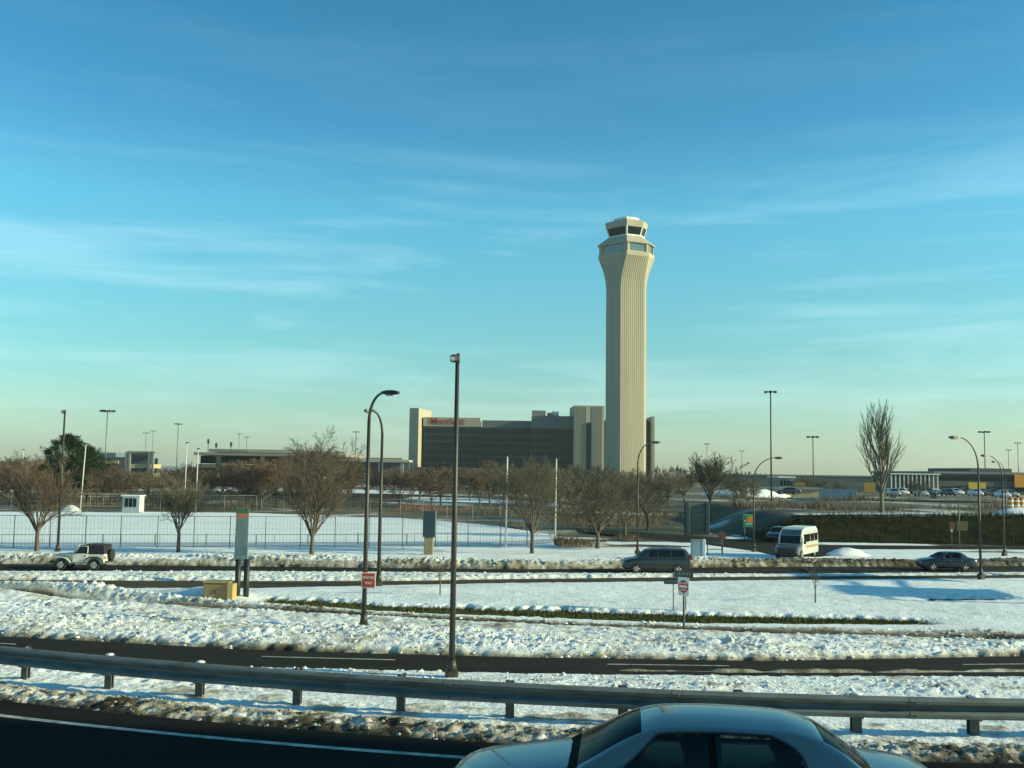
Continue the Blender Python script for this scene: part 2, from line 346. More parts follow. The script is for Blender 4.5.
def lower(X, Y):
    n1 = fbm(X * 0.35, Y * 0.35, 4) - 0.5; lump = clumps(X * 4.8, Y * 4.2) * (0.45 + 1.1 * sst(0.38, 0.62, fbm(X * 0.22 + 9, Y * 0.5, 3))); furrow = fbm(X * 0.10, Y * 2.0, 3) - 0.5; fine = fbm(X * 3.1, Y * 3.1, 3) - 0.5
    big = fbm(X * 0.09 + 5, Y * 0.16 + 3, 3)
    Z = 0.10 + 0.12 * n1 + 0.04 * fine; D = 0.10 + 0.35 * n1
    a, an, l1, gn, gf, bn, bf, dn, df = (f(X) for f in (A_far, A_near, L1, G_near, G_far, B_near, B_far, D_near, D_far))
    # verge between the guard rail and the lower road
    v = sst(an - 7, an - 1.0, Y) * sst(an + 0.1, an - 0.6, Y); Z += v * (0.02 + 0.15 * lump + 0.12 * furrow)
    # ploughed band beyond the lower road
    c = sst(a - 0.1, a + 0.9, Y) * sst(l1 + 0.2, l1 - 0.8, Y); Z += c * (0.10 + 0.15 * lump + 0.08 * fine + 0.20 * furrow); D += c * (0.02 + 0.12 * (lump < 0.3))
    D += 0.34 * np.exp(-((Y - a - 0.10) / 0.22) ** 2)
    # dirty lip behind the narrow cleared line
    wl = np.interp(X, [-26, -16, 0, 25], [0.50, 0.32, 0.17, 0.20])
    Z += wl * np.exp(-((Y - l1 - 1.1) / 0.6) ** 2) * (0.7 + 0.7 * lump)
    D += (0.75 - 0.35 * sst(-8, -20, X)) * np.exp(-((Y - l1 - 0.35) / 0.55) ** 2)
    ch = sst(0.25, 0.1, np.abs(Y - l1)); Z -= ch * 0.12; D += 0.5 * ch
    # big ploughed heap at the left between the slip road and the cleared line
    hp = sst(-12, -16, X) * np.exp(-((Y - (bn - 4.6)) / 1.3) ** 2) * (0.55 + 0.6 * fbm(X * 0.5, Y * 0.5, 3)); Z += hp * 0.55
    # bare grass strip
    gw = sst(-0.3, 0.3, Y - gn + 0.7 * (fine + n1) + 0.4 * furrow) * sst(-0.3, 0.3, gf - Y + 1.0 * fine + n1) * sst(-13.2, -11.5, X) * sst(21.5, 18, X + 2 * n1)
    Z = Z * (1 - gw) - 0.08 * gw
    # wide smooth lawn: drifts
    lw = sst(gf, gf + 2, Y) * sst(bn, bn - 1.5, Y); Z += lw * 0.26 * (big - 0.4)
    # median between slip road and through road
    md = sst(bf, bf + 0.5, Y) * sst(dn, dn - 0.5, Y); Z += md * 0.14 * lump; D += md * 0.12
    # bank ploughed up on the far side of the through road
    bk = sst(df - 0.1, df + 0.8, Y) * sst(df + 4.2, df + 2.2, Y)
    brown = sst(13, 22, X)
    Z += bk * (0.22 + 0.27 * lump) * (1 - 0.25 * brown); D += bk * (0.13 + 0.5 * brown) + 0.4 * np.exp(-((Y - df - 0.3) / 0.5) ** 2)
    D += 0.30 * sst(0.60, 0.74, fbm(X * 0.9, Y * 1.6, 4)) * sst(gn, l1 - 2, Y)
    # low shoulders on the near side of every cleared line
    for q in (an, bn, dn, gn): Z = Z * (1 - 0.65 * sst(q - 3.2, q - 0.6, Y) * sst(q + 0.6, q, Y))
    # roads cut through the snow
    for lo, hi in ((an, a), (bn, bf), (dn, df)):
        k = sst(lo - 0.35, lo + 0.1, Y + 0.5 * fine) * sst(hi + 0.35, hi - 0.1, Y + 0.5 * fine)
        if lo is bn: k = k * (0.25 + 0.75 * sst(4, -10, X + 6 * n1)) if False else k
        Z = Z * (1 - k) - 0.07 * k; D += 0.45 * k
    Z = Z + 0.17 * np.exp(-((Y - an - 0.70 + 0.3 * n1) / 0.15) ** 2) * sst(1, 5, X) * (0.45 + 0.55 * sst(0.3, 0.6, fbm(X * 0.8, Y * 0.2, 3)))
    g2 = sst(-0.2, 0.4, Y - G2n(X) + fine) * sst(-0.2, 0.4, G2f(X) - Y + fine) * sst(21.5, 23, X) * sst(29, 27, X); Z = Z * (1 - g2) - 0.10 * g2
    # fall-off to the base sheet at the far rim
    Z = Z * sst(84, 78, Y) - 0.02 * sst(78, 84, Y)
    return Z, D
base = MB(); base.add([(-6000, 14, -0.11), (6000, 14, -0.11), (6000, 8000, -0.11), (-6000, 8000, -0.11)], [(0, 1, 2, 3)])
M_FIELD = bpy.data.materials.new("winter_field"); M_FIELD.use_nodes = True
def field_material(m):
    t = m.node_tree; b = t.nodes['Principled BSDF']; co = N('ShaderNodeTexCoord', t)
    n1 = N('ShaderNodeTexNoise', t); n1.inputs['Scale'].default_value = 0.035; n1.inputs['Detail'].default_value = 8; n1.inputs['Roughness'].default_value = 0.62
    n2 = N('ShaderNodeTexNoise', t); n2.inputs['Scale'].default_value = 0.11; n2.inputs['Detail'].default_value = 6
    t.links.new(co.outputs['Object'], n1.inputs['Vector']); t.links.new(co.outputs['Object'], n2.inputs['Vector'])
    r1 = N('ShaderNodeValToRGB', t); el = r1.color_ramp.elements
    el[0].position = 0.40; el[0].color = (0.065, 0.058, 0.035, 1); el[1].position = 0.66; el[1].color = (0.66, 0.69, 0.70, 1)
    q = el.new(0.54); q.color = (0.13, 0.11, 0.065, 1); q = el.new(0.60); q.color = (0.5, 0.5, 0.46, 1)
    t.links.new(n1.outputs['Fac'], r1.inputs[0])
    r2 = N('ShaderNodeValToRGB', t); r2.color_ramp.elements[0].position = 0.52; r2.color_ramp.elements[1].position = 0.62
    t.links.new(n2.outputs['Fac'], r2.inputs[0])
    mx = N('ShaderNodeMixRGB', t); mx.inputs[2].default_value = (0.06, 0.065, 0.062, 1)
    t.links.new(r2.outputs[0], mx.inputs[0]); t.links.new(r1.outputs[0], mx.inputs[1]); t.links.new(mx.outputs[0], b.inputs['Base Color'])
    b.inputs['Roughness'].default_value = 0.9; b.inputs['Specular IOR Level'].default_value = 0.2
field_material(M_FIELD)
struct(base.build('ground', M_FIELD))
snow = struct(grid('snow_ground', np.arange(-52, 52.01, 0.11), np.concatenate([np.arange(22, 72, 0.095), np.arange(72, 84.2, 0.25)]), lower, M_SNOW))
struct(strip('lower_road', A_near, A_far, -60, 60, 0.0, M_ASPH))
struct(strip('slip_road', B_near, B_far, -60, 60, 0.0, mat('gritty_asphalt', (.095, .085, .058), .95, spec=.05, col2=(.035, .033, .024), scale=.6, streak=(.12, 1.5, 1), bump=.3, bscale=30)))
struct(strip('through_road', D_near, D_far, -70, 70, 0.004, M_ASPH))
# lane paint on the lower road
mk = MB()
mid = lambda x: float(A_near(x)) * 0.5 + float(A_far(x)) * 0.5
for x0, x1 in ((-22, -18), (-8.6, -3.9), (3.4, 7.6), (16, 20), (28, 32)):
    xs = np.linspace(x0, x1, 8)
    V = []; Fc = []
    for x in xs: V += [(x, mid(x) + .25, 0.006), (x, mid(x) + 0.37, 0.006)]
    for i in range(7): Fc.append((2 * i, 2 * i + 2, 2 * i + 3, 2 * i + 1))
    mk.add(V, Fc)
struct(mk.build('lane_marking', M_PAINT))

# grass showing through the snow: one mass of blades over a dark turf
rg = random.Random(3); gb = MB()
for i in range(15000):
    x = rg.uniform(-13, 21); u = rg.random(); y = float(G_near(x)) - 0.25 + u * (float(G_far(x)) - float(G_near(x)) + 0.5)
    h = rg.uniform(0.03, 0.085); a = rg.uniform(0, 6.28); w = rg.uniform(0.02, 0.05); lx, ly = rg.uniform(-.06, .06), rg.uniform(-.06, .06)
    dx, dy = math.cos(a) * w, math.sin(a) * w
    gb.add([(x - dx, y - dy, -0.09), (x + dx, y + dy, -0.09), (x + lx, y + ly, h - 0.03)], [(0, 1, 2)])
tag(gb.build('grass', M_GRASS), 'strip of green winter grass showing through the snow', 'grass', kind='stuff')
struct(strip('turf_strip', G2n, G2f, 21, 29.5, -0.05, M_GRASS, 0.5))
struct(strip('turf_strip', lambda x: G_near(x) - 0.35, lambda x: G_far(x) + 0.35, -13, 21, -0.06, M_GRASS, 0.5))

# near road on its bank
def near_bank(X, Y):
    d = Y - rail_y(X); n1 = fbm(X * 0.6, Y * 0.6, 4) - 0.5; lump = clumps(X * 6.0, Y * 5.2); fine = fbm(X * 5, Y * 5, 3) - 0.5
    hz = 0.14 * sst(-1.85, -1.3, d) * sst(-0.35, -1.0, d)
    Z = ZN - 0.05 + hz * (0.30 + 0.9 * lump) + 0.03 * sst(-1.3, -0.3, d) * (1 + lump) + 0.06 * n1 + 0.05 * fine * sst(-1.9, -1.0, d)
    slope = sst(0.5, 5.2, d); Z = Z * (1 - slope) + 0.05 * slope
    Z -= 0.08 * sst(-1.7, -2.0, d)
    D = 0.62 * sst(-1.2, -1.8, d) + 0.46 * sst(-0.25, -1.0, d) + 0.9 * fine * sst(-.3, -.9, d) + 0.35 * sst(.55, .7, fbm(X * 1.6, Y * 1.6, 3)) + 0.5 * n1 * sst(0, -1, d) + 0.12 + 0.12 * n1
    return Z, D
def near_grid():
    us = np.arange(-30, 30.01, 0.055); ds = np.concatenate([np.arange(-2.2, 1.2, 0.045), np.arange(1.2, 6.5, 0.2)])
    X, Dd = np.meshgrid(us, ds)
    return us, ds
us, ds = near_grid()
def bank_fn(X, Dd):
    return near_bank(X, Dd + rail_y(X))
bank = grid('snow_bank', us, ds, bank_fn, M_SNOW)
co = np.empty(len(bank.data.vertices) * 3, np.float32); bank.data.vertices.foreach_get('co', co); co = co.reshape(-1, 3)
co[:, 1] += rail_y(co[:, 0]); bank.data.vertices.foreach_set('co', co.ravel()); bank.data.update()
struct(bank)
nr = MB(); xs = np.arange(-60, 61, 1.0); V = []; Fc = []
for x in xs: V += [(x, -40, ZN), (x, float(rail_y(x)) - 1.6, ZN)]
for i in range(len(xs) - 1): Fc.append((2 * i, 2 * i + 2, 2 * i + 3, 2 * i + 1))
nr.add(V, Fc); struct(nr.build('near_road', M_ASPHN))
el = MB(); V = []; Fc = []; xs = np.arange(-40, 41, 0.5)
for x in xs: V += [(x, float(rail_y(x)) - 2.56, ZN + 0.005), (x, float(rail_y(x)) - 2.42, ZN + 0.005)]
for i in range(len(xs) - 1): Fc.append((2 * i, 2 * i + 2, 2 * i + 3, 2 * i + 1))
el.add(V, Fc); struct(el.build('edge_line', M_PAINT))

# ------------------------------------------------------------ playing field behind the fence, far lots
BF = line([(0, 511.5), (128, 511.5), (256, 513), (400, 518), (500, 526), (550, 534)])
FF = line([(0, 549), (256, 548.5), (500, 547.5), (553, 544.5)])
loopn = line([(600, 534), (690, 543), (760, 552), (795, 560), (825, 557), (860, 549.5), (1024, 550)]); loopf = line([(600, 530), (690, 536), (760, 542), (830, 545.5), (1024, 547)])
def field(X, Y):
    n1 = fbm(X * 0.12, Y * 0.12, 4) - 0.5; n2 = fbm(X * 0.7, Y * 0.7, 3) - 0.5
    right = sst(4.0, 7.0, X - (Y - 89) * 0.03)
    inside = sst(0.8, -0.3, Y - BF(X)) * (1 - right)
    Z = 0.03 + 0.12 * n1 + 0.04 * n2
    Z = Z - 0.4 * (1 - inside) * sst(FF(X) + 2, FF(X) + 5, Y) * sst(100, 103, Y) 
    # snowy islands and bare shrub ground right of the fence
    isl = fbm(X * 0.16 + 3, Y * 0.30, 3)
    bare = right * sst(0.52, 0.60, isl) * sst(86, 90, Y)
    Z = np.where((Y > FF(X) + 0.8) & (Y < FF(X) + 7.5) & (X < 6), np.minimum(Z, 0.02), Z); Z = np.where((X > 7) & (Y > loopn(X) - 1) & (Y < loopf(X) + 1), np.minimum(Z, 0.03), Z)
    D = 0.06 + 0.2 * n1 + bare * 0.85
    D += 0.40 * sst(1.6, 0.0, np.abs(Y - FF(X) - 1.2)) * sst(-12, -2, X) * (1 - right) * (0.5 + n2)
    return Z, D
struct(grid('snow_field', np.arange(-95, 75.1, 0.6), np.concatenate([np.arange(76.0, 100, 0.4), np.arange(100, 146, 0.8)]), field, M_SNOW))
struct(strip('path', lambda x: FF(x) + 1.6, lambda x: FF(x) + 6.5, -95, 4, 0.05, M_SLUSH))
# loop road on the right
struct(strip('loop_road', loopn, loopf, 8, 75, 0.06, M_ASPH))
# grassy embankment with the raised airport road behind it
EMB_X = np.arange(20, 150, 1.2)
emb_b = line([(700, 541), (768, 542.5), (900, 544), (1024, 546)])
def emb(X, U):
    y0 = emb_b(X); top = np.interp(X, [20, 28, 50], [1.9, 2.2, 2.6])
    ramp_ = sst(23, 31, X)
    n = fbm(X * 0.3, U * 0.5, 4) - 0.5
    Z = np.where(U < 6, 0.02 + top * sst(0, 6, U), 0.02 + top + 0 * U) * 1.0
    Z = Z * ramp_ - 0.2 * (1 - ramp_) + 0.15 * n * ramp_
    return Z, np.zeros_like(Z)
us_ = EMB_X; ds_ = np.concatenate([np.arange(0, 8, 0.5), np.arange(8, 60, 4.0)])
em = grid('embankment', us_, ds_, emb, M_BANK)
co = np.empty(len(em.data.vertices) * 3, np.float32); em.data.vertices.foreach_get('co', co); co = co.reshape(-1, 3)
co[:, 1] += emb_b(co[:, 0]); em.data.vertices.foreach_set('co', co.ravel()); em.data.update(); struct(em)
em.data.materials.append(M_FIELD); ncx = len(us_) - 1
em.data.polygons.foreach_set('material_index', np.array([1 if ds_[i // ncx] >= 6.4 else 0 for i in range(len(em.data.polygons))], np.int32))
# strips seen edge-on across the far plain
def far_strip(name, pts_near, pts_far, z, m):
    fn, ff = line(pts_near, z), line(pts_far, z)
    x0 = gp(pts_near[0][0], pts_near[0][1], z).x; x1 = gp(pts_near[-1][0], pts_near[-1][1], z).x
    return struct(strip(name, fn, ff, min(x0, x1), max(x0, x1), z, m, 2.0))
M_FSNOW = mat('far_snow', (0.74, 0.76, 0.77), 0.85, var=0.3, scale=0.15, streak=(0.3, 1, 1))
far_strip('far_road', [(0, 504), (250, 498), (420, 500), (600, 508)], [(0, 499), (250, 492), (420, 495), (600, 503)], 0.02, M_ASPH)
far_strip('snow_verge', [(100, 491), (260, 491), (420, 494.5)], [(100, 488.5), (260, 487), (420, 491)], 0.03, M_FSNOW)
far_strip('snow_verge', [(240, 489), (330, 486.5), (470, 487)], [(240, 486), (330, 484), (470, 484.5)], 0.05, M_FSNOW)
far_strip('snow_verge', [(400, 500), (470, 502.5), (560, 507)], [(400, 496.5), (470, 498), (560, 503)], 0.06, M_FSNOW)

# ------------------------------------------------------------ control tower
def ring(pl, s, z): return [(x * s, y * s, z) for x, y in pl]
tw = at(625.5, 470, 362); TX, TY = tw.x, tw.y
tower = thing('control_tower', 'tall fluted concrete airport control tower with flared head and glazed cab', 'control tower', (TX, TY, 0))
PL = [(-7.35, 0), (-2.7, -6.4), (6.3, -3.6), (7.35, 0), (2.7, 6.4), (-6.3, 3.6)]
HD = [(-10.3, 0), (-0.9, -9.4), (7.6, -5.6), (10.3, 0), (0.9, 9.4), (-7.6, 5.6)]
def mixp(t): return [((1 - t) * a[0] + t * b[0], (1 - t) * a[1] + t * b[1]) for a, b in zip(PL, HD)]
def tz(py): return CAM_H + (471.6 - py) * 0.362
rings = [ring(PL, 1, z) for z in (0, 30, tz(300), tz(288))]
for py, t in ((280, .10), (273, .28), (267, .52), (262, .76), (257, 1.0)): rings.append(ring(mixp(t), 1, tz(py)))
def dense(rg_, k=10):
    o_ = []
    for a, c in zip(rg_, rg_[1:] + rg_[:1]): o_ += [tuple(a[q] + (c[q] - a[q]) * i / k for q in range(3)) for i in range(k)]
    return o_
b = MB(); b.loft([dense(q) for q in rings], smooth=False); b.build('shaft', M_CONC, tower)
# shallow vertical flutes that follow each face up into the flare
rb = MB(); lv = [(PL, 0), (PL, tz(288))] + [(mixp(t), tz(py)) for py, t in ((280, .10), (273, .28), (267, .52), (262, .76), (257.3, 1.0))]
for i in range(6):
    k = max(2, int(math.hypot(PL[(i + 1) % 6][0] - PL[i][0], PL[(i + 1) % 6][1] - PL[i][1]) / 0.75))
    for j in range(1, k):
        t = j / k; sec_ = []
        for pl, z in lv:
            a, c = pl[i], pl[(i + 1) % 6]; le = math.hypot(c[0] - a[0], c[1] - a[1]); ux, uy = (c[0] - a[0]) / le, (c[1] - a[1]) / le
            x, y = a[0] + (c[0] - a[0]) * t, a[1] + (c[1] - a[1]) * t
            sec_.append([(x - ux * .14 - uy * .02, y - uy * .14 + ux * .02, z), (x + uy * .09, y - ux * .09, z), (x + ux * .14 - uy * .02, y + uy * .14 + ux * .02, z)])
        rb.loft(sec_, smooth=False)
rb.build('rib', M_CONC, tower)
b = MB(); b.loft([ring(HD, 1, tz(257)), ring(HD, 1.0, tz(253))], smooth=False)
b.loft([ring(HD, 0.93, tz(253)), ring(HD, 0.93, tz(244.5))], smooth=False); b.build('observation_deck', M_CONC, tower)
def wall_panel(pl, i, t0, t1, z0, z1, outw, s0=1.0, s1=None):
    a, c = pl[i], pl[(i + 1) % 6]; s1 = s1 or s0; le = math.hypot(c[0] - a[0], c[1] - a[1]); nx, ny = (c[1] - a[1]) / le * outw, -(c[0] - a[0]) / le * outw
    P = []
    for (t, z, s) in ((t0, z0, s0), (t1, z0, s0), (t1, z1, s1), (t0, z1, s1)):
        P.append(((a[0] + (c[0] - a[0]) * t) * s + nx, (a[1] + (c[1] - a[1]) * t) * s + ny, z))
    return P
g = MB()
for i in range(6):
    g.add(wall_panel(HD, i, .16, .84, tz(252), tz(245.6), 0.03, .93), [(0, 1, 2, 3)])
    for t0, t1 in ((0, .09), (.91, 1)):
        p = wall_panel(HD, i, t0, t1, tz(253), tz(244.5), 0.45, .93); q = wall_panel(HD, i, t0, t1, tz(253), tz(244.5), 0.0, .93)
        fr = MB(); fr.add(q + p, [(4, 5, 6, 7), (0, 4, 7, 3), (1, 2, 6, 5), (3, 7, 6, 2), (0, 1, 5, 4)]); fr.build('deck_frame', M_CONC, tower)
g.build('deck_window', mat('pale_glass', (.10, .16, .18), .08, var=.3, scale=.5, spec=.9), tower)  # base colour lightened to stand for bright sky reflected in the panes
b = MB(); b.loft([ring(HD, 1.03, tz(244.5)), ring(HD, 1.04, tz(243.6)), ring(HD, 0.66, tz(235.5))], smooth=False); b.build('skirt_roof', M_CONC, tower)
b = MB(); b.loft([ring(HD, .66, tz(235.5)), ring(HD, .655, tz(234.3))], smooth=False); b.build('cab_sill', M_CONCW, tower)
b = MB(); b.loft([ring(HD, .62, tz(234.3)), ring(HD, .72, tz(226.5))], smooth=False); b.build('cab_window', M_GLASS, tower)
for i in range(6):
    for t0, t1 in ((-.01, .05), (.95, 1.01)):
        p = wall_panel(HD, i, t0, t1, tz(234.3), tz(226.5), 0.08, .62, .72); q = wall_panel(HD, i, t0, t1, tz(234.3), tz(226.5), -0.1, .62, .72)
        mu = MB(); mu.add(q + p, [(4, 5, 6, 7), (0, 4, 7, 3), (1, 2, 6, 5)]); mu.build('mullion', M_CONCW, tower)
b = MB(); b.loft([ring(HD, .73, tz(226.5)), ring(HD, .76, tz(220.5)), ring(HD, .72, tz(219.5))], smooth=False); b.build('cab_roof', M_CONC, tower)
b = MB(); b.loft([ring(HD, .46, tz(219.5)), ring(HD, .46, tz(215.5))], smooth=False); b.build('roof_plant_room', M_CONCW, tower)
for x, y, h in ((-5.5, 0, 3.2), (-3, -3, 2.4), (1, -4, 2.8), (5.5, -1, 3.4), (6.6, 1.5, 2.2), (-1, 3, 3.6)):
    ab = MB(); ab.tube([(x, y, tz(220)), (x, y, tz(220) + h)], 0.07, 5); ab.build('antenna', M_POLEG, tower)

# ------------------------------------------------------------ hotel, far behind the tower
HY = 470.0
def hx(px, Y=HY): return at(px, 470, Y).x
def hz(py, Y=HY, px=512): return at(px, py, Y).z
hotel = thing('hotel', 'dark glass banded hotel with beige end towers and red roof sign, behind the control tower', 'hotel', (0, HY, 0))
HO = Vector((0, HY, 0))
def hb(name, px0, px1, py_top, y0, y1, m, rz=0, z0=0.0, parent=hotel):
    xa, xb = hx(px0, y0), hx(px1, y0); z1 = hz(py_top, y0, (px0 + px1) / 2); b = MB()
    b.box(((xa + xb) / 2, (y0 + y1) / 2 - HY, (z0 + z1) / 2), (xb - xa, y1 - y0, z1 - z0), rz); return b.build(name, m, parent)
def facade(name, px0, px1, py_top, yf, floors, mullions):
    """dark glazed face with spandrel bands and fins standing proud of it"""
    xa, xb = hx(px0, yf), hx(px1, yf); zt_ = hz(py_top, yf, (px0 + px1) / 2)
    b = MB(); b.box(((xa + xb) / 2, yf + 8 - HY, zt_ / 2), (xb - xa, 16, zt_)); wall = b.build(name, M_GLASS, hotel)
    sp = MB(); fh = zt_ / floors
    for i in range(floors): sp.box(((xa + xb) / 2, yf - 0.12 - HY, i * fh + fh - 0.45), (xb - xa - .1, 0.28, 0.85))
    sp.build('spandrel', M_SPAN, wall)
    mm = MB()
    for i in range(mullions + 1): mm.box((xa + (xb - xa) * (0.01 + 0.98 * i / mullions), yf - 0.06 - HY, zt_ / 2), (0.22, 0.16, zt_ - 0.1))
    mm.build('mullion', mat('dark_mullion', (.018, .026, .027), .6), wall)
    return xa, xb, zt_
hb('end_tower', 412.5, 422, 408, HY - 6, HY + 20, M_BEIGE, R(-9))
xa, xb, zt_ = facade('wall', 423, 481, 426.5, HY, 8, 16)
b = MB(); zf = hz(417.5, HY, 450); b.box(((xa + xb) / 2 - .5, 7.5, (zt_ + zf) / 2 + .01), (xb - xa - .4, 16, zf - zt_)); fas = b.build('fascia', M_BEIGE, hotel)
letters('sign_lettering', 'Marriott', 4.3, mat('sign_red', (.42, .05, .035), .5), hotel, (hx(446.5), -0.62, (zt_ + zf) / 2 + 0.2), xs=1.12, th=0.1)
facade('wall', 481.3, 531, 428, HY + 1.5, 8, 14)
b = MB(); xa, xb = hx(481.3), hx(530.8); zt2 = hz(428, HY, 505); zf2 = hz(420.5, HY, 505); b.box(((xa + xb) / 2, 9, (zt2 + zf2) / 2 + .02), (xb - xa, 16.4, zf2 - zt2)); b.build('fascia', mat('shaded_fascia', (.13, .155, .15), .8), hotel)  # shadow on the recessed wings is put into this fascia colour
facade('wall', 531.4, 572.5, 428.5, HY - 3, 8, 12)
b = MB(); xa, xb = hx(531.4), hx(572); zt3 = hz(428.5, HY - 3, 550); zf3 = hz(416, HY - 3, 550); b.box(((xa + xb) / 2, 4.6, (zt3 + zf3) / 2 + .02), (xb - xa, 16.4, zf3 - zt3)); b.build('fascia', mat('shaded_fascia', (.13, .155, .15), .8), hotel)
b = MB(); z0 = zf3 + .05; z1 = hz(410, HY, 540); b.box((hx(538.5), 8, (z0 + z1) / 2), (hx(545.5) - hx(532), 9, z1 - z0)); b.build('roof_plant_room', M_GREYC, hotel)
b = MB(); z1 = hz(410.5, HY, 555); b.tube([(hx(555.5), 7, z0), (hx(555.5), 7, z1)], 1.6, 16); b.build('roof_tank', M_CONCW, hotel)
b = MB(); z1 = hz(412, HY, 549); b.box((hx(549.5), 7, (z0 + z1) / 2), (2.2, 3, z1 - z0)); b.build('roof_vent', mat('rust_red_panel', (0.30, .10, .07)), hotel)
core = hb('core_tower', 573, 603, 405.5, HY - 9.5, HY + 12, M_BEIGE, R(3))
b = MB(); zc = hz(422.5, HY - 10, 588); b.box((hx(588.5, HY - 10), -10.05, zc / 2), (2.0, 0.5, zc)); b.build('window', M_GLASS, core)
fl = MB()
for i in range(13):
    px = 574.5 + i * 2.25
    if 586 < px < 591.5: continue
    fl.box((hx(px, HY - 9.5), -9.62 + (px - 588) * .026, hz(406.5, HY - 9.5, 588) / 2), (0.25, 0.25, hz(406.5, HY - 9.5, 588)))
fl.build('fin', M_BEIGE, core)
facade('wall', 603.5, 652, 420.5, HY + 2, 8, 12)
hb('end_tower', 651.5, 654.5, 416.5, HY - 2, HY + 18, M_BEIGE)
hb('annexe', 411, 575, 468, HY - 30, HY - 12, M_DGREYC)

# ------------------------------------------------------------ guard rail on the near bank
gr = thing('guard_rail', 'long galvanised corrugated guard rail on snow topped posts beside the near road', 'guard rail', (0, 0, 0))
RZ = .075
prof = [(0.02, .185), (-.035, .20), (-.085, .235), (-.085, .275), (-.01, .335), (-.01, .385), (-.085, .445), (-.085, .485), (-.035, .52), (0.02, .535)]
V = []; xs = np.arange(-34, 34.01, 0.5); b = MB(); rings = []
for x in xs:
    s = float(rail_y(x + .05) - rail_y(x - .05)) / .1; le = math.hypot(1, s); nx, ny = -s / le, 1 / le
    p = [(x + nx * (o - 0.1), float(rail_y(x)) + ny * (o - 0.1), ZN + RZ + z) for o, z in prof]
    back = [(x + nx * (o - 0.085), float(rail_y(x)) + ny * (o - 0.085), ZN + RZ + z) for o, z in reversed(prof)]
    rings.append(p + back)
b.loft(rings, smooth=False); b.build('rail', M_GALV, gr)
for x0 in np.arange(-27.5, 30, 3.8):
    sp = []
    for x in (x0 - .17, x0 + .17):
        s = float(rail_y(x + .05) - rail_y(x - .05)) / .1; le = math.hypot(1, s); nx, ny = -s / le, 1 / le
        sp.append([(x + nx * (o - 0.108), float(rail_y(x)) + ny * (o - 0.108), ZN + RZ + z) for o, z in prof] + [(x + nx * (o - 0.101), float(rail_y(x)) + ny * (o - 0.101), ZN + RZ + z) for o, z in reversed(prof)])
    b = MB(); b.loft(sp, smooth=False); spl = b.build('splice_plate', M_GALV, gr)
    for z in (.255, .465):
        b = MB(); b.box((x0 - .09, float(rail_y(x0 - .09)) - .20, ZN + RZ + z), (.035, .02, .035), 0, .006); b.build('bolt', M_DPOST, spl)
pxs = [-9.46 + 1.9 * i for i in range(-8, 22)]
rg = random.Random(5)
for i, x in enumerate(pxs):
    y = float(rail_y(x)); s = float(rail_y(x + .05) - rail_y(x - .05)) / .1; a = math.atan(s)
    b = MB()
    b.box((x, y + .03, ZN + .14), (.15, .015, .92), a); b.box((x, y + .16, ZN + .14), (.15, .015, .92), a); b.box((x, y + .095, ZN + .16), (.015, .125, .90), a)
    post = b.build('post', M_DPOST, gr)
    b = MB(); b.box((x, y - .045, ZN + .42), (.15, .12, .36), a, .012); b.box((x, y + .02, ZN + .575), (.13, .14, .03), a, .01); b.build('spacer_block', M_DPOST, post)
    if rg.random() < .35:
        b = MB(); k = rg.uniform(.6, .85)
        b.loft([[(x + math.cos(t) * r * k + rg.uniform(-.008, .008), y + .06 + math.sin(t) * r * .9 * k, ZN + z) for t in [j * math.pi / 5 for j in range(10)]] for r, z in ((.11, .597), (.12, .607), (.085, .625), (.03, .632))]); b.build('snow_cap', M_CAP, post)

# ------------------------------------------------------------ street lamps
def lamp(label, px, py, py_top, arm, side=None, m=None, group='street lamps with curved arms', r=0.085, dist=None, base_d=0.18):
    """pole rising from the pixel's ground point; arm = (dx, dy) reach in metres"""
    p = gp(px, py); Y = p.y; top = at(px, py_top, Y).z; m = m or M_POLE
    t = thing('street_lamp', label, 'street lamp', p, 0, group)
    L_ = math.hypot(*arm); rise = min(2.0, L_ * 1.0 + .5); zb = top - rise
    b = MB(); b.tube([(0, 0, -0.3), (0, 0, zb * .5), (0, 0, zb)], [r, r * .85, r * .68], 10); b.build('pole', m, t)
    b = MB(); b.box((0, 0, .16), (.36, .36, .42), 0.3, .04); b.tube([(0, 0, .3), (0, 0, .75)], [r * 1.7, r * 1.2], 10); b.build('pole_base', m, t)
    pts = []
    for i in range(11):
        a = math.pi / 2 * i / 10; pts.append((arm[0] * (1 - math.cos(a)) , arm[1] * (1 - math.cos(a)), zb + rise * math.sin(a)))
    b = MB(); b.tube(pts, [r * .68 - .0025 * i for i in range(11)], 8); b.build('arm', m, t)
    u = Vector((arm[0], arm[1], 0)).normalized(); e0 = Vector(pts[-1]); a = math.atan2(u.y, u.x)
    def sec(s, w, z0, z1):
        c = e0 + u * s; v = Vector((-u.y, u.x, 0))
        return [c - v * w + Vector((0, 0, z0)), c - v * w * .8 + Vector((0, 0, z1)), c + v * w * .8 + Vector((0, 0, z1)), c + v * w + Vector((0, 0, z0))]
    b = MB(); b.loft([sec(-.12, .05, -.04, .05), sec(.12, .12, -.08, .10), sec(.45, .16, -.08, .10), sec(.68, .10, -.05, .05)], smooth=False); hd = b.build('lamp_head', M_HEAD, t)
    b = MB(); b.loft([sec(.14, .11, -.13, -.083), sec(.5, .12, -.13, -.083)], smooth=False); b.build('lens', M_LENS, hd)
    return t
lamp('dark street lamp bending right, carrying the red and white rectangular sign', 363.5, 632, 393, (0.62, -0.25), r=.10)
lamp('dark street lamp hooking back left, just behind the pole with the red sign', 378.5, 587, 412, (-0.45, -.7), r=.11)
lamp('dark street lamp arching right, standing just behind the dark minivan', 637.5, 555, 442, (1.25, 0.3))
